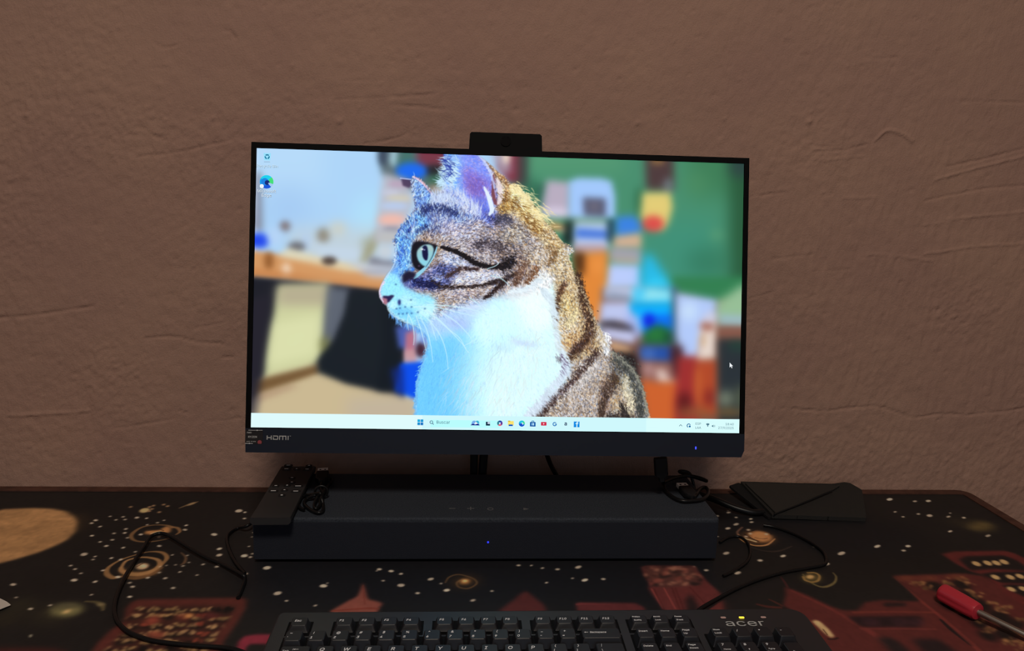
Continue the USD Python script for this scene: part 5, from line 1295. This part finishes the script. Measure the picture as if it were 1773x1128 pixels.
# stand: one upright, one slanting brace, on a plate behind the sound base
part(pc, "stand_leg", tube([(.0168, .893, TABLE+.004), (.0166, .892, TABLE+.20)], .0050, 10), M["black_plastic"])
part(pc, "stand_leg", tube([(.0258, .893, TABLE+.004), (.0292, .893, TABLE+.075), (.0345, .885, TABLE+.12), (.036, .878, TABLE+.22)], .0054, 10), M["black_plastic"])
part(pc, "stand_plate", xf(slab(rounded_rect(.20, .050, .01), 0, .004, .0015), t=(.02, .904, TABLE+.0004)), M["black_plastic"])
part(pc, "power_cord", tube([mon((.05, .03, -.13)), (.0965, .885, TABLE+.13), (.103, .893, TABLE+.085), (.118, .905, TABLE+.045), (.14, .912, TABLE+.017), (.18, .920, TABLE+.0055), (.22, .926, TABLE+.0045), (.26, .928, TABLE+.0045)], .0030, 8), M["cord"])

# ---------------------------------------------------------------- sound base
SBX0, SBX1, SBY0, SBY1, SBH = -.2155, .2810, .7485, .876, .0500
bar_ = thing("sound_base", "wide flat black sound base under the computer with a tiny blue light", "speaker", ((SBX0+SBX1)/2, (SBY0+SBY1)/2, TABLE))
sec = rounded_rect(SBY1-SBY0, SBH-.003, .0026, 4)
def side(x, k=1.):
    return np.column_stack([np.full(len(sec), x), sec[:, 0]*k+(SBY0+SBY1)/2, sec[:, 1]*k+TABLE+.003+(SBH-.003)/2])
shell = loft([side(SBX0, .96), side(SBX0+.002, .99), side(SBX0+.005), side(SBX1-.005), side(SBX1-.002, .99), side(SBX1, .96)])
shell.fix_normals()
part(bar_, "shell", shell, M["speaker"])
part(bar_, "grille", cat_([cube(SBX0+.0015, SBY0-.0012, TABLE+.0045, SBX1-.0015, SBY0+.003, TABLE+SBH-.0045)]), M["mesh_cloth"], label="black cloth grille across the front")
for x in (SBX0+.04, SBX1-.04):
    for y in (SBY0+.02, SBY1-.02):
        part(bar_, "rubber_foot", xf(trimesh.creation.cylinder(.008, .0032, sections=16), t=(x, y, TABLE+.0017)), M["black_plastic"])
def on_bar(px, py):
    return on_table(px, py, SBH)
zt = TABLE+SBH
for k_, (a, b) in enumerate(((783, 881), (815, 881), (849, 882), (911, 882))):
    q = on_bar(a, b)
    g = [R(-.0035, -.0006, .0035, .0006), R(-.004, -.0006, .004, .0006).union(R(-.0006, -.004, .0006, .004)), O(0, 0, .0034).difference(O(0, 0, .0024)), sg.Polygon([(-.003, -.003), (-.003, .003), (.003, 0)])][k_]
    part(bar_, "touch_button", xf(flat_poly(g, .0002), t=(q[0], q[1], zt)), M["dim_print"])
q = on_wall(845, 939.5, SBY0-.0013)
part(bar_, "status_light", xf(trimesh.creation.icosphere(1, .0012), t=q), M["led_blue"], label="tiny blue light")

# ---------------------------------------------------------------- remote control
ztop = .0098
C = [on_table(*p, z=SBH+ztop)[:2] for p in ((433, 893), (503, 896), (545, 809), (489, 805))]   # near left, near right, far right, far left
C = np.array(C)
cx, cy = C.mean(0)
ax = (C[2]+C[3]-C[0]-C[1]); ln_ = np.linalg.norm(ax)/2; ax /= np.linalg.norm(ax)
wd_ = (np.linalg.norm(C[1]-C[0])+np.linalg.norm(C[2]-C[3]))/2
bx = np.array([ax[1], -ax[0]])
rem = thing("remote_control", "slim black remote control lying on the left end of the sound base", "remote control", (cx, cy, zt))
def rem_at(mesh, z=0.):
    v = np.array(mesh.vertices); m_ = mesh.copy()
    arch = .0022*(v[:, 1]/(ln_/2))**2
    m_.vertices = np.column_stack([cx+v[:, 0]*bx[0]+v[:, 1]*ax[0], cy+v[:, 0]*bx[1]+v[:, 1]*ax[1], zt+.0004+z+v[:, 2]-0*arch]); return m_
t_ = np.linspace(-1, 1, 15)
rings = []
for s_ in t_:
    w_ = wd_/2*(1-.0*s_)
    y_ = s_*ln_/2
    lift = .0015*(s_**2)
    o = [(-w_*.86, .0), (w_*.86, .0), (w_*.985, .003), (w_, .0066), (w_*.96, .0083), (w_*.5, .0082), (0, .0081), (-w_*.5, .0082), (-w_*.96, .0083), (-w_, .0066), (-w_*.985, .003)]
    rings.append(np.array([(a, y_, b*(.93 if abs(s_) == 1 else 1)*(1+.12*s_)+(.0012*max(0, -s_-.7)/.3 if b > .006 else 0)) for a, b in o]))
rb = loft(rings); rb.fix_normals()
part(rem, "body", rem_at(rb), look("remote_shell", (.022, .022, .024), .48, .5, bump=(1500, .12, .0003)), smooth=40)
def rem_local(px, py):
    q = on_table(px, py, SBH+ztop-.001)[:2]-np.array([cx, cy])
    return q@bx, q@ax
rzoom = lambda a, b: (420+a*.12408, 780+b*.12411)
for k_, (a, b, L_, W_) in enumerate(((640, 224, 66, 12), (612, 273, 70, 12), (755, 270, 26, 22), (927, 228, 36, 14), (900, 277, 56, 12), (690, 392, 40, 12), (688, 453, 34, 16), (465, 501, 42, 12), (622, 495, 28, 16), (775, 505, 92, 12), (430, 571, 78, 13), (585, 557, 30, 14), (742, 574, 76, 13), (547, 628, 34, 20))):
    X_, Y_ = rem_local(*rzoom(a, b))
    pad = slab(rounded_rect(.0105 if L_ > 44 else .0078, .0075, .0030, 4), 0, .0009, .0004, 2)
    btn = part(rem, "button", rem_at(xf(pad, t=(X_, Y_, .0078+.0010*Y_/(ln_/2)))), M["black_plastic"])
    part(btn, "symbol", rem_at(xf(flat_poly(sg.Polygon(rounded_rect(L_*.000072, .0014 if W_ < 15 else .0019, .0005, 3)), .0002), t=(X_, Y_, .00875+.0010*Y_/(ln_/2)))), M["print"])

# ---------------------------------------------------------------- cables
def usb_plug(parent, tip, direction, normal, shell=True, label=None, size=1.):
    """A plug whose metal end reaches the point tip; direction: from body to tip."""
    d = np.array(direction, float); d /= np.linalg.norm(d)
    n_ = np.array(normal, float); n_ -= d*(n_@d); n_ /= np.linalg.norm(n_)
    s_ = np.cross(d, n_)
    def at_(mesh):
        v = mesh.vertices; m_ = mesh.copy(); m_.vertices = np.array(tip)+np.outer(v[:, 0], s_)+np.outer(v[:, 1], d)+np.outer(v[:, 2], n_); m_.fix_normals(); return m_
    o = rounded_rect(.0150, .0075, .002, 4)
    o2 = rounded_rect(.0080, .0060, .002, 4)
    ring_ = lambda q, y: np.column_stack([q[:, 0], np.full(len(q), y), q[:, 1]])
    part(parent, "plug_body", at_(loft([ring_(o2*.75, -.0400), ring_(o2, -.0350), ring_(o, -.0320), ring_(o, -.0135), ring_(o*.97, -.0120)])), M["black_plastic"])
    if shell:
        sh = trimesh.creation.extrude_polygon(sg.box(-.0060, -.00225, .0060, .00225).difference(sg.box(-.0056, -.00185, .0056, .00185)), .0120, engine="earcut")
        v = sh.vertices; sh.vertices = np.column_stack([v[:, 0], -.0120+v[:, 2], v[:, 1]])
        p_ = part(parent, "plug_shell", at_(sh), M["silver"], label="bright metal end of the plug")
        for hx_ in (-.0028, .0028):
            part(p_, "latch_hole", at_(xf(cube(-.0010, -.0010, 0, .0010, .0010, .0003), t=(hx_, -.0056, .0022))), M["bezel"])
        part(p_, "contact_block", at_(cube(-.0052, -.0115, -.0017, .0052, -.0006, -.0002)), M["print"])
    return np.array(tip)-d*.040
uzoom = rzoom
u_t = on_table(*uzoom(1122, 272), z=SBH+.006)
usb = thing("usb_cable", "short black USB cable coiled beside the remote control", "cable", (u_t[0], u_t[1]-.03, zt))
dirn = on_table(*uzoom(1122, 272), z=SBH+.006)-on_table(*uzoom(1105, 440), z=SBH+.006)
tail = usb_plug(usb, u_t, dirn, (0, 0, 1))
def up_to(pts, z, zz_=uzoom):
    return [on_table(*zz_(a, b), z=SBH+(c if c else z)) for a, b, c in pts]
part(usb, "cord", tube([tail]+up_to([(1095, 545, 0), (1120, 600, .006), (1020, 625, .008), (900, 680, 0), (860, 740, 0), (920, 810, 0), (1040, 870, 0), (1115, 850, 0), (1125, 760, 0), (1105, 640, .009), (1180, 510, 0), (1245, 440, 0), (1235, 395, 0)], .0032), .0018, 7), M["cord"], smooth=60)
part(usb, "cord", tube(up_to([(1090, 590, .010), (1080, 660, .006), (1078, 770, 0), (1020, 815, 0), (1000, 760, 0), (1040, 660, .0065), (1085, 600, .012), (960, 620, .007), (850, 640, 0), (775, 720, 0), (800, 800, 0), (860, 830, 0)], .0032), .0018, 7), M["cord"], smooth=60)
tq = on_table(*uzoom(1098, 580), z=SBH+.009)
part(usb, "tie", xf(trimesh.creation.torus(.0068, .0013, 20, 8), trimesh.transformations.rotation_matrix(math.pi/2, [1, .15, 0]), t=tq), M["cord"], smooth=60)
# the cable plugged in under the right of the computer
czoom = lambda a, b: (1080+a*.12408, 770+b*.12411)
plug_y = .80
pt = on_wall(*czoom(505, 105), plug_y)
ext = thing("usb_extension", "black USB cable looping from under the computer onto the sound base", "cable", (pt[0], plug_y, zt))
pb = on_wall(*czoom(515, 262), plug_y)
dn = pt-pb
ex_tail = usb_plug(ext, pt+dn*.35, dn, (0, -1, 0), shell=False)
end = on_table(*czoom(800, 560), z=SBH+.0046)
d2 = on_table(*czoom(810, 545), z=SBH)-on_table(*czoom(905, 650), z=SBH)
e_tail = usb_plug(ext, end, d2, (0, -.25, 1))
loop = [ex_tail, on_wall(*czoom(545, 430), .815)]+[on_table(*czoom(a, b), z=SBH+h+.0007) for a, b, h in ((550, 540, .004), (580, 640, .0028), (680, 730, .0028), (800, 785, .0028), (930, 790, .0028), (1080, 770, .0028), (1160, 720, .0028), (1180, 650, .0028), (1140, 600, .003), (1070, 620, .003))]
part(ext, "cord", tube(loop+[e_tail*.6+loop[-1]*.4, e_tail], .0021, 7), M["cord"], smooth=60)
part(ext, "cord", tube([on_table(*czoom(a, b), z=SBH+h) for a, b, h in ((560, 530, .007), (700, 470, .007), (880, 440, .007), (1050, 465, .007), (1150, 510, .0055))]+[(.272, .872, zt+.0055), (.284, .872, zt+.004), (.2895, .866, zt-.012), (.2905, .855, TABLE+.010), (.292, .835, TABLE+.0032), (.294, .815, TABLE+.003)], .0021, 7), M["cord"], smooth=60)
# thick lead between the sound base and the pouch
ld = thing("power_lead", "thick black lead lying between the sound base and the pouch", "cable", (.33, .86, TABLE))
part(ld, "cord", tube([(.293, .925, TABLE+.0055), (.305, .908, TABLE+.012), (.322, .890, TABLE+.013), (.345, .874, TABLE+.008), (.366, .866, TABLE+.005), (.382, .868, TABLE+.0046)], .0042, 8), M["cord"], smooth=60)
# long lead on the left of the desk
ll = thing("long_cable", "long thin black cable curving over the left of the desk", "cable", (-.35, .75, TABLE))
L1 = [(470, 893), (434, 907), (412, 915), (396, 925), (393, 937), (398, 955), (407, 973), (416, 985), (424, 994)]
part(ll, "cord", tube([(-.232, .892, TABLE+.006)]+[on_table(x, y, .0030 if i else .010) for i, (x, y) in enumerate(L1[1:])], .0019, 7), M["cord"], smooth=60)
L2 = [(412, 1036, .002), (419, 1020, .002), (424, 1003, .003), (418, 995, .006), (385, 978, .004), (355, 965, .005), (326, 948, .006), (300, 932, .006), (283, 924.5, .006), (270, 925.5, .006), (259, 932, .005), (247, 951, .004), (234, 970, .003), (223, 988, .003), (212, 1008, .003), (203, 1030, .0026), (198, 1053, .0024), (201, 1072, .0024), (210, 1085, .0024), (226, 1097, .0024), (259, 1109, .0024), (300, 1115, .0024), (341, 1119, .0024), (400, 1124, .0024), (440, 1140, .0024), (455, 1160, .0024)]
part(ll, "cord", tube([on_table(*p) for p in L2], .0020, 7), M["cord"], smooth=60)
# the keyboard's lead on the right
kl = thing("keyboard_cable", "thin black keyboard cable looping on the desk right of the sound base", "cable", (.34, .74, TABLE))
K1 = [(1205, 1062), (1217, 1052), (1245, 1036), (1280, 1018), (1318, 1003), (1360, 991), (1400, 984), (1424, 979), (1431, 972), (1426, 957), (1408, 943), (1385, 930), (1362, 920), (1340, 913), (1322, 910)]
part(kl, "cord", tube([on_table(x, y, .0022) for x, y in K1], .0019, 7), M["cord"], smooth=60)
K2 = [(1246, 940), (1262, 931), (1280, 930), (1294, 940), (1299, 956), (1294, 972), (1278, 985), (1262, 994), (1252, 998)]
part(kl, "cord", tube([on_table(x, y, .0020) for x, y in K2], .0016, 7), M["cord"], smooth=60)

# ---------------------------------------------------------------- folded pouch
PZ = .017
oc = [on_table(*p, z=z)[:2] for p, z in (((1337, 893), .006), ((1500, 896), .006), ((1492, 852), .012), ((1472, 836), PZ), ((1462, 834.5), PZ), ((1440, 836.5), PZ), ((1282, 834), PZ))]
pou = thing("pouch", "black folded cloth pouch lying against the wall at the right", "pouch", (np.mean([c[0] for c in oc]), np.mean([c[1] for c in oc]), TABLE))
def sheet(poly, zfun, step=.004, thick=.002):
    """A soft panel: an outline lifted to zfun(x, y), with thickness."""
    P_ = sg.Polygon(poly).buffer(-.001).buffer(.001)
    v_, f_ = trimesh.creation.triangulate_polygon(P_.segmentize(step*2), engine="earcut")
    m_ = trimesh.Trimesh(np.column_stack([v_, np.zeros(len(v_))]), f_)
    m_ = m_.subdivide_to_size(step*2.2)
    x_, y_ = m_.vertices[:, 0], m_.vertices[:, 1]
    top = zfun(x_, y_)
    n_ = len(x_)
    fc = m_.faces if m_.face_normals[:, 2].mean() > 0 else m_.faces[:, ::-1]
    e = trimesh.Trimesh(m_.vertices, fc, process=False)
    ed = e.edges[trimesh.grouping.group_rows(e.edges_sorted, require_count=1)]
    V_ = np.vstack([np.column_stack([x_, y_, top]), np.column_stack([x_, y_, top-thick])])
    F_ = np.vstack([fc, fc[:, ::-1]+n_, np.column_stack([ed[:, 1], ed[:, 0], ed[:, 0]+n_]), np.column_stack([ed[:, 1], ed[:, 0]+n_, ed[:, 1]+n_])])
    return trimesh.Trimesh(V_, F_, process=False)
yb, yf = max(c[1] for c in oc), min(c[1] for c in oc)
soft = lambda x, y, s_: .0018*(meshkit.fbm(np.stack([x*22, y*30, x*0+s_], -1), 3, 4)-.5)
hb = lambda x, y: TABLE+.0055+(PZ-.006)*np.clip((y-yf)/(yb-yf), 0, 1)**.75+soft(x, y, 0)
part(pou, "body", sheet(oc, hb, thick=.0050), M["pouch"], smooth=50)
fl = [on_table(*p, z=z)[:2] for p, z in (((1344, 891), .008), ((1442, 851), .014), ((1455, 841), PZ), ((1290, 838), PZ))]
part(pou, "flap", sheet(fl, lambda x, y: hb(x, y)+.0022, thick=.0018), look("pouch_flap", (.026, .024, .022), .75, .3, bump=(1200, .5, .0007)), smooth=50, label="triangular folded-over flap")
bi = [on_table(*p, z=z)[:2] for p, z in (((1331, 896), .004), ((1342, 892), .005), ((1287, 838), .015), ((1279, 834), .016), ((1262, 848), .008))]
part(pou, "gusset", sheet(bi, lambda x, y: TABLE+.0030+(PZ-.006)*np.clip((y-yf)/(yb-yf), 0, 1), thick=.0028), M["pouch_dark"], smooth=50, label="darker side fold")
cr = [on_table(*p, z=z) for p, z in (((1340, 892.5), .008), ((1390, 873), .012), ((1442, 851), .0165))]
part(pou, "seam", tube([np.array(c)+(0, 0, .0012) for c in cr], .0009, 6), M["pouch_dark"])

# ---------------------------------------------------------------- screwdriver and paper
p0, p1, p2 = on_table(1630, 1025, .010), on_table(1694, 1061, .010), on_table(1800, 1112, .006)
sd = thing("screwdriver", "small screwdriver with a red plastic handle lying on the right of the desk", "screwdriver", (*(p0[:2]+p1[:2])/2, TABLE))
dd = (p1-p0); Lh = np.linalg.norm(dd); dd /= Lh
sx2 = np.cross(dd, [0, 0, 1]); sx2 /= np.linalg.norm(sx2); ux2 = np.cross(sx2, dd)
rg = []
hr = .0096
for s_, k_ in ((0, .45), (.015, .80), (.05, .94), (.12, 1.), (.60, 1.), (.82, .96), (.93, .90), (.985, .80), (1., .5)):
    a_ = np.linspace(0, 2*np.pi, 36, endpoint=False)
    fl_ = 1-.11*(.5+.5*np.cos(6*a_))**3*(1 if .05 < s_ < .9 else .3)
    rr_ = (hr*k_*fl_)[:, None]
    rg.append(p0+dd*Lh*s_+rr_*(np.cos(a_)[:, None]*sx2+np.sin(a_)[:, None]*ux2))
hm = loft(rg); hm.fix_normals()
hd = part(sd, "handle", hm, M["red_plastic"], smooth=40, label="red fluted plastic handle")
part(sd, "shaft", tube([p1-dd*.004, p1+(p2-p1)*.5, p2], [.0032, .0031, .0031], 14), M["steel"], smooth=60, label="steel shaft")
ps = np.array([on_table(*p)[:2] for p in ((-16, 1036), (0, 1041), (12, 1047), (19.5, 1052), (8, 1057), (0, 1060.5), (-20, 1062))])
pp = sheet(ps, lambda x, y: TABLE+.0016+.0012*np.sin((x-ps[:, 0].min())*90), .004, .0003)
pth = single("paper_scrap", pp, M["paper"], "torn scrap of white paper at the left edge of the photo", "paper")

# ---------------------------------------------------------------- keyboard
U = .01905
KX, KZ0 = -.1449, TABLE
KYF = .5985                                          # middle of the function row
kbd = thing("keyboard", "black full-size keyboard with white letters lying in front of the sound base", "keyboard", (.08, .54, TABLE))
SLOPE = math.radians(3.6)
KB_BACK, KB_FRONT = .6230, .452
def deck(y):
    return TABLE+.0190-(KB_BACK-y)*math.tan(SLOPE)
rx0, rx1 = -.1585, .3185
outl = []
for x, y, r, a0 in ((rx1, KB_BACK, .014, 0), (rx0, KB_BACK, .006, 90), (rx0-.003, KB_FRONT, .014, 180), (rx1+.003, KB_FRONT, .016, 270)):
    sxg, syg = (1 if a0 in (0, 270) else -1), (1 if a0 in (0, 90) else -1)
    for t in np.linspace(a0, a0+90, 6):
        outl.append((x-sxg*r+r*math.cos(math.radians(t)), y-syg*r+r*math.sin(math.radians(t))))
outl = np.array(outl)
def k_ring(o, dz, inset):
    c_ = sg.Polygon(o)
    ctr = o.mean(0)
    n1 = np.roll(o, -1, 0)-np.roll(o, 1, 0); nn = np.stack([n1[:, 1], -n1[:, 0]], 1)/np.linalg.norm(n1, axis=1)[:, None]
    q = o-nn*inset
    return np.column_stack([q, [deck(y)+dz if dz is not None else TABLE+.0015 for y in q[:, 1]]])
shellk = loft([k_ring(outl, None, .003), k_ring(outl, -.0075, 0), k_ring(outl, -.0022, 0), k_ring(outl, -.0006, .0008), k_ring(outl, 0, .0024)])
part(kbd, "shell", shellk, M["kbd"])
for x in (rx0+.03, rx1-.03):
    for y in (KB_FRONT+.02, KB_BACK-.02):
        part(kbd, "rubber_foot", xf(trimesh.creation.cylinder(.006, .0016, sections=14), t=(x, y, TABLE+.0009)), M["black_plastic"])
rows_y = {"F": KYF, "1": KYF-.0228, "Q": KYF-.0220-U, "A": KYF-.0220-2*U, "Z": KYF-.0220-3*U, "S": KYF-.0220-4*U}
well = M["bezel"]
def pan(x0, x1, y0, y1):
    a_ = sg.box(x0, y0, x1, y1)
    m_ = flat_poly(a_, .0003); v = m_.vertices
    m_.vertices = np.column_stack([v[:, 0], v[:, 1], [deck(y)+.0001+z for y, z in zip(v[:, 1], v[:, 2])]]); return m_
def KU(u_):
    return KX+u_*U
NAV, NUM = .25, .42                                  # gaps before the navigation keys and the number pad
part(kbd, "key_well", cat_([pan(KU(0)-.001, KU(1)+.001, KYF-.0100, KYF+.0085)]+[pan(KU(a)-.001, KU(a+4)+.001, KYF-.0100, KYF+.0085) for a in (2, 6.5, 11)]+[pan(KU(15.25+NAV)-.001, KU(18.25+NAV)+.001, KYF-.0100, KYF+.0085),
     pan(KU(0)-.001, KU(15)+.001, rows_y["S"]-.0100, rows_y["1"]+.0100), pan(KU(15.25+NAV)-.001, KU(18.25+NAV)+.001, rows_y["Q"]-.0100, rows_y["1"]+.0100), pan(KU(15.25+NAV)-.001, KU(18.25+NAV)+.001, rows_y["S"]-.0100, rows_y["S"]+.0100), pan(KU(16.25+NAV)-.001, KU(17.25+NAV)+.001, rows_y["S"], rows_y["Z"]+.0100),
     pan(KU(18.5+NUM)-.001, KU(22.5+NUM)+.001, rows_y["S"]-.0100, rows_y["1"]+.0100)]), well)
TIP = {"F": (.0062, 4), "1": (.0088, 1), "Q": (.0080, -1), "A": (.0074, -4), "Z": (.0074, -7), "S": (.0074, -8)}
def key(row, u0, wu, leg, hu=1., yoff=0., deep=.0190):
    """leg: list of (text, x from key's left as a share, y as a share of the half depth, height in mm, bold)."""
    hz, tilt = TIP[row]
    w_, d_ = wu*U-.0012, hu*U-.0012+(-.0028 if row == "F" else 0)
    x_c, y_c = KU(u0+wu/2), rows_y[row]+yoff
    z0 = deck(y_c)
    base_r = rounded_rect(w_, d_, .0012, 3); mid = rounded_rect(w_-.0026, d_-.0022, .0016, 3)
    tw, td = w_-.0044, d_-(.0034 if row == "F" else .0040)
    top_r = rounded_rect(tw, td, .0020, 3); top_i = rounded_rect(tw-.0012, td-.0012, .0016, 3)
    tt = math.tan(math.radians(tilt)-SLOPE*0)
    ty_ = .0008
    def ring_(o, z, sy=0.):
        return np.column_stack([o[:, 0]+x_c, o[:, 1]+y_c+sy, z0+z+(o[:, 1]*tt*(z/hz) if z > 0 else 0*o[:, 1])])
    body = loft([ring_(base_r, .0004), ring_(mid, hz*.45, ty_*.4), ring_(top_r, hz-.0005, ty_), ring_(top_i, hz, ty_)])
    p_ = part(kbd, "key", body, M["key"], smooth=28)
    if leg:
        ms = []
        for s_, fx_, fy_, h_, bold in leg:
            if s_ == "<-":
                h = h_*mm_
                t = flat_poly(shapely.union_all([R(.3*h, .36*h, 1.9*h, .62*h), sg.Polygon([(0, .49*h), (.75*h, .98*h), (.75*h, 0)])]), .00012)
            elif s_ == "|<-":
                h = h_*mm_
                t = flat_poly(shapely.union_all([R(.3*h, .38*h, 2.4*h, .60*h), sg.Polygon([(.25*h, .49*h), (.95*h, .98*h), (.95*h, 0)]), R(0, 0, .18*h, .98*h)]), .00012)
            elif s_ == "^up":
                h = h_*mm_
                t = flat_poly(shapely.union_all([R(.38*h, -.4*h, .6*h, .5*h), sg.Polygon([(0, .35*h), (.49*h, 1*h), (.98*h, .35*h)])]), .00012)
            else:
                t = text(s_, h_*mm_, bold, .00012)
            v = t.vertices.copy()
            v[:, 0] += .16*(v[:, 1])                     # slanted print
            lx0, ly0 = -tw/2+fx_*tw, fy_*td/2-h_*mm_/2
            o = np.column_stack([v[:, 0]+lx0, v[:, 1]+ly0])
            t.vertices = np.column_stack([o[:, 0]+x_c, o[:, 1]+y_c+ty_, z0+hz+.00004+o[:, 1]*tt+v[:, 2]])
            ms.append(t)
        part(p_, "legend", cat_(ms), M["print"], smooth=False)
def one(s_):
    return [(s_, .16, .22, 4.0, True)]
def two(a, b):
    return [(a, .22, .50, 2.7, True), (b, .10, -.42, 2.7, True)]
def word(*rows):
    n_ = len(rows)
    return [(r_w, .08, (.46, -.22)[i] if n_ == 2 else .30, 2.0, True) for i, r_w in enumerate(rows)]
key("F", 0, 1, [("Esc", .18, .15, 2.5, True)])
for k_ in range(12):
    key("F", 2+k_+.5*(k_//4), 1, [("F%d" % (k_+1), .16, .15, 2.5, True)])
for k_, ws in enumerate((("PrtScn", "SysRq"), ("Scroll", "Lock"), ("Pause", "Break"))):
    key("F", 15.25+NAV+k_, 1, [(ws[0], .05, .50, 1.65, True), (ws[1], .10, -.30, 1.65, True)])
for k_, (a, b) in enumerate((("~", "`"), ("!", "1"), ("@", "2"), ("#", "3"), ("$", "4"), ("%", "5"), ("^", "6"), ("&", "7"), ("*", "8"), ("(", "9"), (")", "0"), ("_", "-"), ("+", "="))):
    key("1", k_, 1, two(a, b))
key("1", 13, 2, [("<-", .05, .15, 1.8, True), ("Backspace", .20, .15, 2.0, True)])
key("Q", 0, 1.5, [("Tab", .06, .0, 2.2, True), ("|<-", .42, .3, 1.9, True)])
for k_, c_ in enumerate("QWERTYUIOP"):
    key("Q", 1.5+k_, 1, one(c_))
for k_, (a, b) in enumerate((("{", "["), ("}", "]"))):
    key("Q", 11.5+k_, 1, two(a, b))
key("Q", 13.5, 1.5, [("|", .16, .50, 2.3, True), ("\\", .14, -.42, 2.3, True)])
key("A", 0, 1.75, word("Caps", "Lock"))
for k_, c_ in enumerate("ASDFGHJKL"):
    key("A", 1.75+k_, 1, one(c_))
key("A", 10.75, 1, two(":", ";")); key("A", 11.75, 1, two('"', "'"))
key("A", 12.75, 2.25, [("Enter", .16, .2, 2.1, True)])
key("Z", 0, 2.25, [("Shift", .12, .2, 2.1, True)])
for k_, c_ in enumerate("ZXCVBNM"):
    key("Z", 2.25+k_, 1, one(c_))
for k_, (a, b) in enumerate((("<", ","), (">", "."), ("?", "/"))):
    key("Z", 9.25+k_, 1, two(a, b))
key("Z", 12.25, 2.75, [("Shift", .12, .2, 2.1, True)])
for u0, wu, s_ in ((0, 1.5, "Ctrl"), (1.5, 1, ""), (2.5, 1.25, "Alt"), (3.75, 6, ""), (9.75, 1.25, "Alt"), (11, 1.25, ""), (12.25, 1.25, ""), (13.5, 1.5, "Ctrl")):
    key("S", u0, wu, [(s_, .14, .2, 2.1, True)] if s_ else [])
for r_w, ws in (("1", (("Insert",), ("Home",), ("Page", "Up"))), ("Q", (("Delete",), ("End",), ("Page", "Down")))):
    for k_, q_ in enumerate(ws):
        key(r_w, 15.25+NAV+k_, 1, word(*q_))
key("Z", 16.25+NAV, 1, [("^up", .2, .2, 2.4, True)])
for k_ in range(3):
    key("S", 15.25+NAV+k_, 1, [])
n0 = 18.5+NUM
key("1", n0, 1, word("Num", "Lock"))
for k_, c_ in enumerate(("/", "*", "-")):
    key("1", n0+1+k_, 1, [(c_, .16, .25, 2.6, True)])
for r_w, cs in (("Q", ("7", "8", "9")), ("A", ("4", "5", "6")), ("Z", ("1", "2", "3"))):
    for k_, c_ in enumerate(cs):
        ex_ = {"7": [("Home", .16, -.55, 1.6, True)], "8": [("^up", .3, -.55, 1.7, True)], "9": [("PgUp", .16, -.55, 1.6, True)]}.get(c_, [])
        key(r_w, n0+k_, 1, [(c_, .16, .42, 2.9, True)]+ex_)
key("Q", n0+3, 1, [("+", .2, .2, 2.6, True)], 2., -U/2)
key("Z", n0+3, 1, [("Enter", .1, .2, 1.8, True)], 2., -U/2)
key("S", n0, 2, [("0", .1, .3, 2.9, True)]); key("S", n0+2, 1, [(".", .16, .3, 2.9, True)])
# indicator lights and maker's name
for x, mt in ((.2392, "led_off"), (.2562, "led_yellow"), (.2763, "led_off")):
    p_ = slab(rounded_rect(.0050, .0026, .0011, 4), 0, .0007, .0003, 2)
    y_ = .6085
    p_.vertices = np.column_stack([p_.vertices[:, 0]+x, p_.vertices[:, 1]+y_, p_.vertices[:, 2]+deck(y_)+.0001])
    part(kbd, "indicator_light", p_, M[mt], label="lit yellow indicator" if mt == "led_yellow" else None)
lg = text("acer", .0088, False, .00015)
lg.apply_translation([-lg.bounds[:, 0].mean(), 0, 0])
lg.apply_scale([.0355/(lg.bounds[1, 0]-lg.bounds[0, 0]), 1, 1])
v = lg.vertices
lg.vertices = np.column_stack([v[:, 0]+.2562, v[:, 1]+.5965, [deck(.5985)+.0002+a_+(b_*math.tan(SLOPE)) for a_, b_ in zip(v[:, 2], v[:, 1])]])
part(kbd, "logo", lg, M["grey_print"], smooth=False, label="grey maker's lettering")
